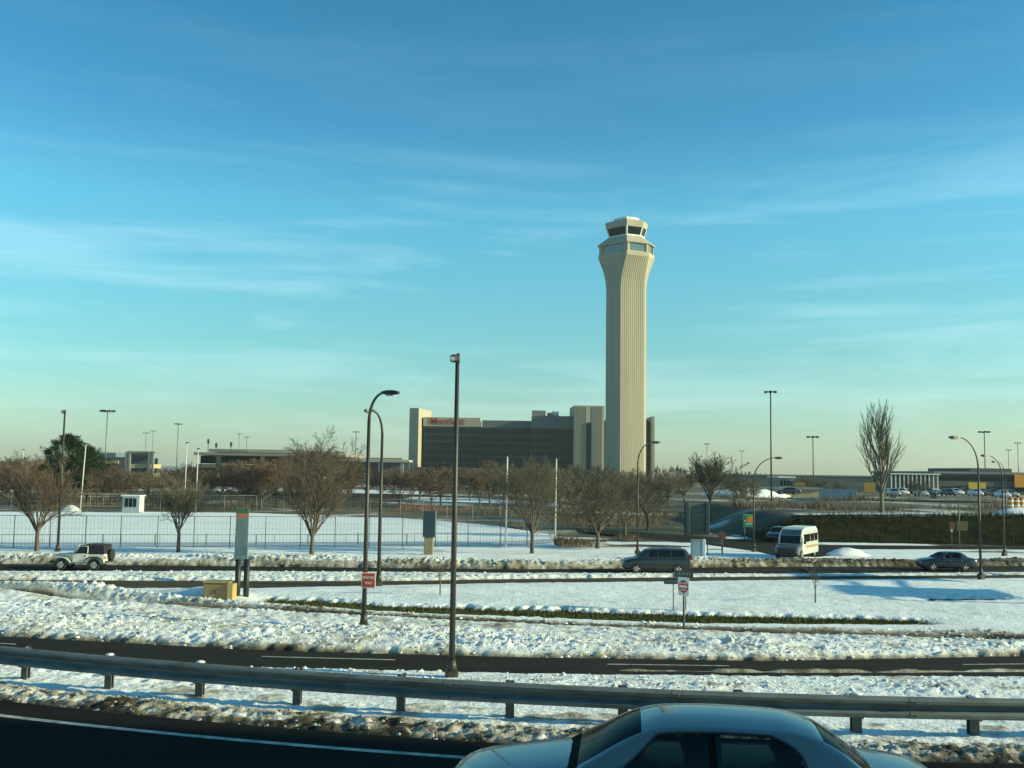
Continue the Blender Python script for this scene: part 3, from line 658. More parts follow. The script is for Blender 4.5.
lamp('dark street lamp arching right beside the small green and orange sign', 754, 552, 457.5, (2.0, .4))
lamp('dark street lamp arching left beside the shaded snow, nearest to the dark blue car', 981, 580, 438, (-1.35, -.3))
lamp('dark street lamp arching left at the foot of the embankment, beyond the dark blue car', 1004.5, 556, 456, (-1.35, -.4))
lamp('thin dark street lamp arching left on top of the embankment', 1007, 541, 462, (-1.0, -.4), r=.07)
def flood(label, px, py, py_top, n=1, m=None, r=.085, cat='lamp post', group=None, Y=None, size=1.0, name='lamp_post', z=0.0):
    if Y: p = at(px, py, Y); p.z = z
    else: p = gp(px, py, z)
    top = at(px, py_top, p.y).z - p.z; m = m or M_POLE
    t = thing(name, label, cat, p, 0, group)
    b = MB(); b.tube([(0, 0, -.3), (0, 0, top * .5), (0, 0, top)], [r, r * .85, r * .65], 10); b.build('pole', m, t)
    if n == 1:
        b = MB(); b.box((0, 0, .12), (.4, .4, .3), 0.2, .05); b.tube([(0, 0, .2), (0, 0, .6)], [r * 1.8, r * 1.2], 10); b.build('pole_base', m, t)
        b = MB(); b.box((-.11, -.12, top - .06), (.20, .27, .25), .5, .05); b.tube([(0, 0, top - .2), (.02, .02, top + .12)], [r * .8, r * .5], 8); hd = b.build('lamp_head', M_HEAD, t)
        b = MB(); b.disc((-.14, -.275, top - .08), .075, 'y', 12, .03); b.build('lens', M_LENS, hd)
    else:
        b = MB(); b.tube([(0, 0, top - .1), (0, 0, top + .25)], [.35 * size, .22 * size], 8); b.build('hub', m, t)
        for k in range(n):
            a = 2 * math.pi * k / n + .3; c, s = math.cos(a), math.sin(a)
            b = MB(); b.tube([(0, 0, top), (c * .8 * size, s * .8 * size, top + .1)], .06 * size, 5); b.box((c * 1.0 * size, s * 1.0 * size, top), (.55 * size, .5 * size, .32 * size), a, .05); b.build('lamp_head', M_HEAD, t)
    return t
flood('tallest near dark pole with one square floodlight, in front of the hotel', 451.5, 678.5, 357, r=.10)
flood('tall dark single headed pole just behind the white off-roader', 57.5, 553, 411, r=.10)
HG = 'high mast lights on the skyline'
flood('tallest high mast light, standing between the control tower and the poplar', 771.5, 509, 392, 6, Y=172, r=.16, group=HG, name='high_mast_light', cat='mast light', size=.9)
flood('high mast light rising right of the tallest mast, before the poplar', 813.5, 490, 437, 6, Y=300, r=.2, group=HG, name='high_mast_light', cat='mast light', size=1.5)
flood('high mast light rising beyond the dark evergreen tree', 105, 466, 411, 6, Y=330, r=.24, group=HG, name='high_mast_light', cat='mast light', size=1.9, m=M_POLEG)
flood('high mast light over the flat roofed concrete terminal, near two pale field poles', 176.5, 470, 424, 6, Y=420, r=.24, group=HG, name='high_mast_light', cat='mast light', size=1.3, m=M_POLEG)
flood('high mast light seen beyond the arching lamp by the dark blue car', 985.5, 480, 432, 6, Y=350, r=.22, group=HG, name='high_mast_light', cat='mast light', size=1.6)
for px, pt, YY in ((144.5, 433, 520), (151.5, 431, 560), (238, 434, 600), (245.5, 437, 560), (355, 432, 480), (707, 444, 520), (742, 451, 600), (1009, 450, 500), (1018.5, 443, 450)):
    flood('thin pale mast light far off on the skyline, among the smallest', px, 472, pt, 4, Y=YY, r=.22, group='thin far mast lights', name='far_mast_light', cat='mast light', size=1.3, m=M_POLEG)
# pale slender poles round the playing field
PG = 'pale poles round the playing field'
for px, pb, pt, lab in ((80, 512, 444, 'pale slender pole leaning beside the dark evergreen tree'),
        (184, 510, 443, 'pale slender pole with dark tip, left of a close pair by the second bare tree'),
        (195.5, 511, 449, 'pale slender pole with dark tip, right of a close pair by the second bare tree'),
        (303, 508, 457, 'pale slender pole seen through the large bare tree'),
        (505.5, 548, 456, 'pale slender pole at the near fence in front of the hotel wing'),
        (555, 541, 458, 'pale slender pole at the corner where the field fence turns back'),
        (20.5, 500, 450, 'pale slender pole at the edge behind the first bare tree')):
    p = gp(px, pb); top = at(px, pt, p.y).z
    t = thing('field_pole', lab, 'pole', p, 0, PG)
    lean = .35 if px == 80 else 0.05
    b = MB(); b.tube([(0, 0, -.2), (lean * .5, 0, top / 2), (lean, 0, top)], [.085, .075, .065], 8); b.build('pole', M_WPOLE, t)
    b = MB(); b.box((lean, 0, top + .05), (.45, .2, .16), 0, .04); b.build('lamp_bar', M_HEAD, t)

# ------------------------------------------------------------ fences
def chain_fence(label, pts, h, m, wire_m, step, pstep, wr=.006, rails=(1.0,), name='chain_link_fence', pr=.035):
    t = thing(name, label, 'fence', (0, 0, 0))
    wires = MB(); rl = MB()
    for (a, b_) in zip(pts, pts[1:]):
        a, b_ = Vector(a), Vector(b_); d = b_ - a; le = d.length; k = max(1, round(le / pstep))
        for i in range(k):
            q = a + d * (i / k); p = MB(); p.tube([(q.x, q.y, q.z - .3), (q.x, q.y, q.z + h + .05)], pr, 6); p.build('post', m, t)
        for i in range(int(le / step)):
            q = a + d * ((i + .5) * step / le)
            wires.add([(q.x - wr, q.y, q.z), (q.x + wr, q.y + wr, q.z), (q.x, q.y - wr, q.z), (q.x - wr, q.y, q.z + h), (q.x + wr, q.y + wr, q.z + h), (q.x, q.y - wr, q.z + h)], [(0, 1, 4, 3), (1, 2, 5, 4), (2, 0, 3, 5)])
        for f_ in rails: rl.tube([a + Vector((0, 0, h * f_)), b_ + Vector((0, 0, h * f_))], .022, 5)
        nw = int(h / .45)
        for i in range(nw): rl.tube([a + Vector((0, 0, .1 + i * .45)), b_ + Vector((0, 0, .1 + i * .45))], wr * .8, 3)
    rl.build('top_rail', m, t); w = wires.build('wire_mesh', wire_m, t)
    return t
M_FWIRE = mat('fence_wire', (0.11, 0.13, 0.13), 0.6, .3, var=.2)
def fpt(px, py, z=0.12): 
    q = gp(px, py, 0.0); q.z = z; return q
chain_fence('long chain link fence along the near side of the snowy playing field', [fpt(-60, 549), fpt(120, 549), fpt(300, 548.5), fpt(500, 547.5), fpt(553, 545)], 2.45, M_DPOST, M_FWIRE, .28, 2.6)
chain_fence('pale chain link fence along the far side of the snowy playing field', [fpt(-30, 511), fpt(128, 511), fpt(256, 512.5), fpt(400, 517.5), fpt(500, 525.5), fpt(552, 536)], 2.3, mat('dull_fence_post', (.26, .27, .23), .6), mat('pale_fence_wire', (.13, .145, .125), .7, .1), .34, 5.0, .010)
chain_fence('low dark pipe rail just inside the near field fence', [fpt(-60, 546), fpt(256, 545.5), fpt(545, 543)], 0.78, M_DPOST, M_FWIRE, 3.0, 4.0, .02, name='pipe_rail', pr=.05)

# ------------------------------------------------------------ signs
def post_tube(t, x, y, h, r=.035, m=None, n=8, name='post'):
    b = MB(); b.tube([(x, y, -.3), (x, y, h)], r, n); return b.build(name, m or M_DPOST, t)
# WRONG WAY, fixed to the lamp pole
p = gp(363.5, 632); zc = at(369.5, 580, p.y).z
t = thing('wrong_way_sign', 'red rectangular sign with white border and lettering on a street lamp pole', 'road sign', (at(369, 580, p.y).x, p.y - .14, zc), R(-4))
b = MB(); b.box((0, 0, 0), (.58, .02, .62), 0, .004); b.build('sign_border', M_WHITE, t)
b = MB(); b.box((0, -.0135, 0), (.52, .008, .56), 0); b.build('sign_face', M_RED, t)
letters('lettering', 'WRONG', .155, M_WHITE, t, (0, -.021, .11), xs=.80); letters('lettering', 'WAY', .155, M_WHITE, t, (0, -.021, -.11), xs=.85)
b = MB(); b.box((-.16, .05, .15), (.14, .09, .05)); b.box((-.16, .05, -.15), (.14, .09, .05)); b.build('bracket', M_POLEG, t)
# DO NOT ENTER
p = gp(683.5, 635); Y = p.y
t = thing('do_not_enter_sign', 'red and white no entry sign on a dark post in the ploughed snow', 'road sign', p, R(-46))
zc = at(684.5, 586.5, Y).z; post_tube(t, 0, .03, zc + .3, .045)
b = MB(); b.box((0, 0, zc), (.55, .015, .74), 0, .004); b.build('sign_plate', M_WHITE, t)
b = MB(); b.tube([(0, -.010, zc), (0, -.016, zc)], .255, 28, smooth=False); disc = b.build('red_disc', M_RED, t)
b = MB(); b.box((0, -.0205, zc), (.40, .006, .085)); b.build('white_bar', M_WHITE, t)
letters('lettering', 'DO NOT', .11, M_WHITE, t, (0, -.019, zc + .13), xs=.85); letters('lettering', 'ENTER', .11, M_WHITE, t, (0, -.019, zc - .135), xs=.9)
# two dark direction blades on a thin post behind
p = gp(673.5, 612.5); Y = p.y
t = thing('direction_sign', 'two dark blue direction blades on a thin post behind the no entry sign', 'road sign', p)
post_tube(t, 0, .05, at(673, 572, Y).z, .025); post_tube(t, at(686, 572, Y).x - p.x, .05, at(686, 570, Y).z, .025)
for (xa, xb, ya, yb, off) in ((664, 680.5, 578.6, 584, 0), (674, 693, 570.6, 577, -.05)):
    a, c = at(xa, yb, Y), at(xb, ya, Y); b = MB(); b.box(((a.x + c.x) / 2 - p.x, off, (a.z + c.z) / 2), (c.x - a.x, .03, c.z - a.z), 0, .006); bl = b.build('sign_blade', M_NAVY, t)
    b = MB(); w = c.x - a.x
    for k in range(7): b.box((a.x - p.x + w * (.16 + .11 * k), off - .018, (a.z + c.z) / 2), (w * .07, .004, (c.z - a.z) * (.3 + .1 * (k % 2))))
    b.build('marking', mat('faded_lettering', (.14, .18, .19)), bl)
# tall information panel on two dark legs
p = gp(239.5, 600); Y = p.y; b0 = at(239, 561, Y).z; b1 = at(239, 508, Y).z; wd = at(246, 530, Y).x - at(233.5, 530, Y).x
t = thing('information_sign', 'tall narrow pale blue information sign on two dark legs beside a yellow cabinet', 'sign', p, R(12))
b = MB(); b.box((0, 0, (b0 + b1) / 2), (wd, .12, b1 - b0), 0, .02); pn = b.build('panel', mat('pale_blue_sign', (.10, .155, .185), .4, var=.25, scale=1.2), t)
hh = b1 - b0
b = MB(); b.box((0, -.064, b1 - hh * .05), (wd * .96, .008, hh * .09)); b.build('green_header', mat('dull_green_sign', (.03, .09, .05)), pn)
b = MB(); b.box((-.02, -.064, b1 - hh * .145), (wd * .85, .008, hh * .085)); b.build('orange_header', mat('dull_orange_sign', (.26, .12, .04), .5), pn)
b = MB()
for k in range(9): b.box((-.04 + .05 * ((k * 7) % 3 - 1), -.064, b1 - hh * (.26 + .05 * k)), (wd * (.5 + .1 * ((k * 5) % 4)), .006, hh * .013))
b.build('text_line', mat('faint_text', (.07, .115, .14)), pn)
b = MB(); b.box((0, -.064, b1 - hh * .80), (wd * .96, .008, hh * .17)); b.build('lower_field', mat('mid_blue_sign', (.055, .12, .165)), pn)
for x in (-.12, .30): post_tube(t, x, .0, b0 + .1, .14, M_BLACK, 10, 'leg')
# monument sign
p = gp(429.5, 556); Y = p.y
t = thing('monument_sign', 'upright dark blue slab sign on a tan stone base by the field fence', 'sign', p)
x0, x1 = at(423, 530, Y).x - p.x, at(436, 530, Y).x - p.x; z0, z1 = at(430, 537, Y).z, at(430, 510.5, Y).z
b = MB(); b.box(((x0 + x1) / 2, 0, (z0 + z1) / 2), (x1 - x0, .5, z1 - z0), .0, .03); pnl = b.build('panel', mat('slab_blue', (.075, .105, .125), .5, var=.2, scale=1.0, streak=(8, 1, .2)), t)
b = MB()
for k in range(5): b.box((x0 + (x1 - x0) * (.14 + .18 * k), -.26, (z0 + z1) / 2), (.03, .03, (z1 - z0) * .96))
b.build('groove', M_NAVY, pnl)
b = MB(); b.box((-.08, 0.02, z0 / 2 - .05), ((x1 - x0) * .70, .42, z0 + .1), 0, .03); b.build('stone_base', mat('tan_stone', (.34, .27, .15), .9, var=.35, scale=3, bump=.5), t)
# yellow utility cabinet
p = gp(221, 600.5); Y = p.y; w = at(237, 590, Y).x - at(205, 590, Y).x; h = at(221, 582.5, Y).z
t = thing('utility_cabinet', 'ochre yellow utility cabinet half buried in snow by the information sign', 'cabinet', p)
b = MB(); b.box((-.15, 0, h / 2 - .1), (w * .78, .9, h + .2), 0, .04); b.build('body', mat('ochre_paint', (.26, .19, .085), .55, var=.2, scale=3), t)
b = MB(); b.box((w * .36, -.04, h / 2 - .1), (w * .20, 1.0, h + .16), 0, .03); b.build('end_panel', mat('light_ochre', (.42, .31, .11), .55, var=.15, scale=3), t)
b = MB(); b.box((-.15, 0, h + .04), (w * .84, .98, .06), 0, .015); b.build('lid', mat('ochre_lid', (.36, .26, .09), .6), t)
b = MB(); b.box((-.2, -.47, h * .55), (.05, .04, .22), 0, .01); b.build('handle', M_BLACK, t)
# green and orange sign
p = gp(748.5, 548.5); p = Vector((at(748.5, 540, 100).x, 100, .3)); Y = 100
t = thing('parking_sign', 'small green bordered sign with an orange patch on two thin posts', 'sign', p)
x0, x1 = at(743, 520, Y).x - p.x, at(754.5, 520, Y).x - p.x; z0, z1 = at(748, 527, Y).z - p.z, at(748, 514.5, Y).z - p.z
w, h, cx, cz = x1 - x0, z1 - z0, (x0 + x1) / 2, (z0 + z1) / 2
b = MB(); b.box((cx, 0, cz), (w, .05, h), 0, .01); b.build('border', mat('bright_green', (.10, .50, .20), .5), t)
b = MB(); b.box((cx, -.03, cz), (w * .84, .014, h * .84)); b.build('face', mat('deep_green', (.03, .19, .09), .5), t)
b = MB(); b.tube([(cx + w * .08, -.040, cz + h * .10), (cx + w * .08, -.048, cz + h * .10)], h * .27, 20, smooth=False); b.box((cx + w * .22, -.043, cz + h * .10), (w * .34, .006, h * .48)); b.build('orange_patch', M_ORG, t)
b = MB(); b.box((cx, -.043, cz - h * .26), (w * .62, .010, h * .10)); b.box((cx - w * .33, -.043, cz - h * .02), (w * .12, .010, h * .14)); b.build('white_mark', mat('pale_green_mark', (.45, .70, .55)), t)
for x in (x0 + .15, x1 - .15): post_tube(t, x, .06, z0 + .3, .05)
# big grey-green sign backs
p = Vector((at(697, 535, 108).x, 108, .2)); Y = 108
t = thing('panel_sign', 'large grey green blank sign back on two dark posts behind the minivan', 'sign', p)
x0, x1 = at(684, 520, Y).x - p.x, at(709, 520, Y).x - p.x; z0, z1 = at(697, 538, Y).z - p.z, at(697, 503.5, Y).z - p.z
b = MB(); b.box(((x0 + x1) / 2, 0, (z0 + z1) / 2), (x1 - x0, .12, z1 - z0), 0, .02); bd = b.build('board', mat('grey_green_board', (.15, .18, .13), .6, var=.2, scale=.6), t)
b = MB()
for k in range(6): b.box(((x0 + x1) / 2, -.08, z0 + (z1 - z0) * (.08 + .165 * k)), (x1 - x0 - .1, .04, .05))
b.build('stiffener', M_DGREYC, bd)
for px in (687, 707):
    b = MB(); b.box((at(px, 520, Y).x - p.x, -.2, z1 / 2 - .1), (.42, .22, z1 + .5), 0, .03); b.build('post', mat('dark_blue_steel', (.045, .06, .075), .5), t)
# cabinet; sunlight on its right end is put into a white panel
p = gp(698, 557); Y = p.y; x0, x1 = at(691.5, 550, Y).x - p.x, at(702.5, 550, Y).x - p.x; x2 = at(705.5, 550, Y).x - p.x; h = at(698, 540.5, Y).z
t = thing('switch_cabinet', 'blue grey box cabinet with a white sunlit end behind the minivan', 'cabinet', p)
b = MB(); b.box(((x0 + x1) / 2, 0, h / 2), (x1 - x0, .8, h), 0, .02); b.build('body', mat('blue_grey_paint', (.22, .32, .38), .5), t)
b = MB(); b.box(((x1 + x2) / 2, -.02, h / 2 + .03), (x2 - x1, .86, h + .1), R(-10), .02); b.build('end_panel', M_WHITE, t)
b = MB(); b.box(((x0 + x1) / 2, 0, h + .03), (x1 - x0 + .06, .88, .05), 0, .01); b.build('lid', M_GREYC, t)
# red square-backed sign on thin posts
p = gp(722, 553); Y = p.y
t = thing('small_red_sign', 'small dull red octagonal sign on a thin post in the snowy island', 'road sign', p)
z = at(722, 535.5, Y).z; b = MB(); b.tube([(0, -.02, z), (0, .0, z)], .34, 8, smooth=False); b.build('sign_face', mat('dull_red', (.15, .045, .045), .6), t)
b = MB(); b.tube([(0, .004, z), (0, .016, z)], .355, 8, smooth=False); b.build('sign_back', M_GREYC, t); post_tube(t, 0, .06, z + .3, .04)
t = thing('trail_barrier', 'thin tubular hoop barrier beside the small red sign', 'barrier', gp(715, 555))
b = MB(); b.tube([(-.6, 0, -.2), (-.6, 0, .8), (-.45, 0, .95), (.45, 0, .95), (.6, 0, .8), (.6, 0, -.2)], .04, 8); b.tube([(-.6, 0, .45), (.6, 0, .45)], .03, 6); b.build('hoop', M_DPOST, t)
# yellow-black warning signs before the embankment
p = gp(961, 550); Y = p.y
t = thing('warning_sign', 'faded yellow warning sign on a dark post before the embankment', 'road sign', p)
z = at(961, 526, Y).z; post_tube(t, -.1, .05, at(961, 504, Y).z, .06)
b = MB(); b.box((.15, 0, z), (1.0, .04, .85), 0, .02); b.build('sign_face', mat('dull_yellow', (.085, .06, .018), .6), t)
b = MB(); b.box((-.75, .02, z + .05), (.5, .04, .7), 0, .02); b.build('side_plate', mat('dark_red_brown', (.09, .03, .02), .6), t)
p = gp(952, 549)
t = thing('marker_post', 'short post with a pale marker plate left of the faded yellow sign', 'post', p); z = at(952, 527, p.y).z
post_tube(t, 0, 0, z - .4, .03); b = MB(); b.box((0, -.02, z), (.22, .03, .9), 0, .02); b.build('marker_plate', mat('pale_marker', (.42, .45, .40), .5), t)
# dark boards at the far lots
for px, py, w_, lab in ((252.5, 493, 12, 'dark square notice board beyond the far field fence'), (275, 490, 5, 'small dark sign board right of the square notice board')):
    Y = 165; p = at(px, 500, Y); p.z = 0; w = w_ * Y / F; zc = at(px, py, Y).z
    t = thing('notice_board', lab, 'sign', p); b = MB(); b.box((0, 0, zc), (w, .1, 1.75), 0, .03); b.build('board', M_NAVY, t)
    for s in (-.3, .3): post_tube(t, s * w, .1, zc, .06)
# white gate booth behind the field
Y = 140; p = at(133, 511, Y); p.z = .05
t = thing('gate_booth', 'small white booth with dark window beyond the playing field', 'booth', p)
h = at(133, 496, Y).z - p.z; w = 17 * Y / F
b = MB(); b.box((0, 0, h / 2), (w, 1.8, h), 0, .03); b.build('wall', mat('booth_paint', (.46, .50, .50), .6), t)
b = MB(); b.box((0, -.1, h + .06), (w + .3, 2.2, .16), 0, .03); b.build('roof', M_WHITE, t)
for k in range(3):
    b = MB(); b.box((-w * .26 + k * w * .24, -.92, h * .60), (w * .19, .06, h * .52)); b.build('window', M_GLASS, t)

# ------------------------------------------------------------ vehicles
def keyf(keys):
    xs = [k[0] for k in keys]; ys = [k[1] for k in keys]; n = len(xs)
    d = [(ys[i + 1] - ys[i]) / (xs[i + 1] - xs[i]) for i in range(n - 1)]
    m = [d[0]] + [0 if d[i - 1] * d[i] <= 0 else 2 * d[i - 1] * d[i] / (d[i - 1] + d[i]) for i in range(1, n - 1)] + [d[-1]]
    def f(x):
        if x <= xs[0]: return ys[0]
        if x >= xs[-1]: return ys[-1]
        i = max(j for j in range(n - 1) if xs[j] <= x); h = xs[i + 1] - xs[i]; t = (x - xs[i]) / h
        return (2*t**3-3*t*t+1)*ys[i] + (t**3-2*t*t+t)*h*m[i] + (-2*t**3+3*t*t)*ys[i+1] + (t**3-t*t)*h*m[i+1]
    return f
def hull(mb, L_, w, zt, zb, crown=.05, n=40, xs=None):
    """lower body: w(x) half width, zt(x) shoulder height, zb(x) sill height; x runs 0 (front) .. L"""
    rings = []
    for x in (xs or [L_ * (0.5 - 0.5 * math.cos(math.pi * i / n)) for i in range(n + 1)]):
        W_, a, b_ = w(x), zb(x), zt(x); h = b_ - a
        half = [(W_ * .84, a), (W_ * .965, a + .06 * h), (W_ * .995, a + .25 * h), (W_, a + .5 * h), (W_ * .99, a + .72 * h), (W_ * .965, a + .87 * h), (W_ * .92, a + .96 * h), (W_ * .82, b_ + crown * .25), (W_ * .5, b_ + crown * .8), (0, b_ + crown)]
        rings.append([(x, -p[0], p[1]) for p in half] + [(x, p[0], p[1]) for p in reversed(half[:-1])])
    mb.loft(rings)
class Cabin:
    """greenhouse as an analytic skin: wb/zb lower edge, wt/zt roof edge, all along x"""
    def __init__(s, x0, x1, wb, zb, wt, zt, crown=.05, bulge=.03):
        s.x0, s.x1 = x0, x1; s.wb, s.zb, s.wt, s.zt = map(keyf, (wb, zb, wt, zt)); s.c = crown; s.g = bulge
    def side(s, x, t, off=0.0):
        b_ = s.g * math.sin(math.pi * t); r = max(0, t - .86) / .14
        y = s.wb(x) + (s.wt(x) - s.wb(x)) * t + b_ - .03 * r * r + off; z = s.zb(x) + (s.zt(x) - s.zb(x)) * t
        return (x, -y, z + off * .35)
    def top(s, x, u, off=0.0):                      # u in -1..1 across the roof
        w = s.wt(x) - .03; h = max(0, s.zt(x) - s.zb(x)); c = s.c * min(1, h * 2.5 + .3)
        return (x, u * w, s.zt(x) + c * (1 - abs(u) ** 2.2) + off)
    def shell(s, mb, n=44, hole=None):
        if hole: return s.cut_shell(mb, hole)
        rings = []
        for i in range(n + 1):
            x = s.x0 + (s.x1 - s.x0) * i / n
            A = [s.side(x, t / 8) for t in range(9)]; T = [s.top(x, u / 6) for u in range(-5, 6)]
            rings.append(A + T + [(p[0], -p[1], p[2]) for p in reversed(A)])
        mb.loft(rings, close=False, caps=False)
    def cut_shell(s, mb, hole, n=150, m=26):
        for i in range(n):
            xa, xb = s.x0 + (s.x1 - s.x0) * i / n, s.x0 + (s.x1 - s.x0) * (i + 1) / n
            for j in range(m):
                ta, tb = j / m, (j + 1) / m
                if hole((xa + xb) / 2, (ta + tb) / 2): continue
                P = [s.side(xa, ta), s.side(xb, ta), s.side(xb, tb), s.side(xa, tb)]
                mb.add(P, [(0, 1, 2, 3)], True); mb.add([(p[0], -p[1], p[2]) for p in P], [(3, 2, 1, 0)], True)
            U = [-1 + k / 8 for k in range(17)]
            V = [s.top(xa, u) for u in U] + [s.top(xb, u) for u in U]; mb.add(V, [(k, 17 + k, 18 + k, k + 1) for k in range(16)], True)
    def side_glass(s, xa, xb, t0=.10, t1=.86, sgn=1, na=18, nb=5, off=.005):
        """pane between x = xa(t) and x = xb(t)"""
        V = []; Fc = []
        for j in range(nb + 1):
            t = t0 + (t1 - t0) * j / nb; a, b_ = xa(t), xb(t)
            for i in range(na + 1):
                p = s.side(a + (b_ - a) * i / na, t, off); V.append((p[0], p[1] * sgn, p[2]))
        for j in range(nb):
            for i in range(na):
                q = (j * (na + 1) + i, j * (na + 1) + i + 1, (j + 1) * (na + 1) + i + 1, (j + 1) * (na + 1) + i)
                Fc.append(q if sgn > 0 else q[::-1])
        return V, Fc
    def top_glass(s, xa, xb, um=.9, na=8, nb=12, off=.006, bow=0.0):
        V = []; Fc = []
        for j in range(na + 1):
            for i in range(nb + 1):
                u = -um + 2 * um * i / nb; x = xa + (xb - xa) * j / na - bow * (1 - u * u) * (1 - j / na); V.append(s.top(x, u, off))
        for j in range(na):
            for i in range(nb): Fc.append((j * (nb + 1) + i, j * (nb + 1) + i + 1, (j + 1) * (nb + 1) + i + 1, (j + 1) * (nb + 1) + i))
        return V, Fc
def wheel(parent, x, y, r, wd, spokes=5, detail=True):
    s = 1 if y > 0 else -1
    b = MB(); pr = [(r * .62, -.5), (r * .93, -.5), (r, -.32), (r, .32), (r * .93, .5), (r * .62, .5)]
    rings = [[(x + math.cos(a) * q[0], y + q[1] * wd, r + math.sin(a) * q[0]) for q in pr] for a in [k * 2 * math.pi / 24 for k in range(25)]]
    b.loft(rings, caps=False); w = b.build('wheel', M_TIRE, parent)
    b = MB(); yo = y + s * wd * .42
    b.tube([(x, yo - s * .06, r), (x, yo - s * .01, r)], r * .64, 20); b.tube([(x, yo, r), (x, yo + s * .02, r)], r * .16, 12)
    for k in range(spokes):
        a = k * 2 * math.pi / spokes
        b.tube([(x + math.cos(a) * r * .1, yo + s * .008, r + math.sin(a) * r * .1), (x + math.cos(a) * r * .6, yo, r + math.sin(a) * r * .6)], r * .09, 5)
    b.build('rim', M_RIM, w)
    b = MB(); A = [math.pi * k / 14 - .12 for k in range(-0, 15)]
    V = []; Fc = []
    for a in [(-.15 + (math.pi + .3) * k / 16) for k in range(17)]:
        V += [(x + math.cos(a) * r * 1.02, yo - s * .01, r + math.sin(a) * r * 1.02), (x + math.cos(a) * r * 1.22, yo + s * .012, r + math.sin(a) * r * 1.22)]
    for k in range(16): Fc.append((2 * k, 2 * k + 1, 2 * k + 3, 2 * k + 2))
    b.add(V, Fc); b.build('wheel_arch', M_BLACK, parent)
    return w
def weld(me):
    import bmesh
    bm = bmesh.new(); bm.from_mesh(me); bmesh.ops.remove_doubles(bm, verts=bm.verts, dist=.0008); bm.to_mesh(me); bm.free(); me.update()
def tinted():
    if 'tinted_glass' in MATS: return MATS['tinted_glass']
    m = bpy.data.materials.new('tinted_glass'); m.use_nodes = True; t = m.node_tree; t.nodes.clear()
    tr = N('ShaderNodeBsdfTransparent', t); tr.inputs[0].default_value = (.24, .30, .28, 1); gl = N('ShaderNodeBsdfGlossy', t); gl.inputs['Roughness'].default_value = .04
    fr = N('ShaderNodeFresnel', t); fr.inputs[0].default_value = 1.45; mx = N('ShaderNodeMixShader', t); o = N('ShaderNodeOutputMaterial', t)
    t.links.new(fr.outputs[0], mx.inputs[0]); t.links.new(tr.outputs[0], mx.inputs[1]); t.links.new(gl.outputs[0], mx.inputs[2]); t.links.new(mx.outputs[0], o.inputs[0])
    MATS['tinted_glass'] = m; return m
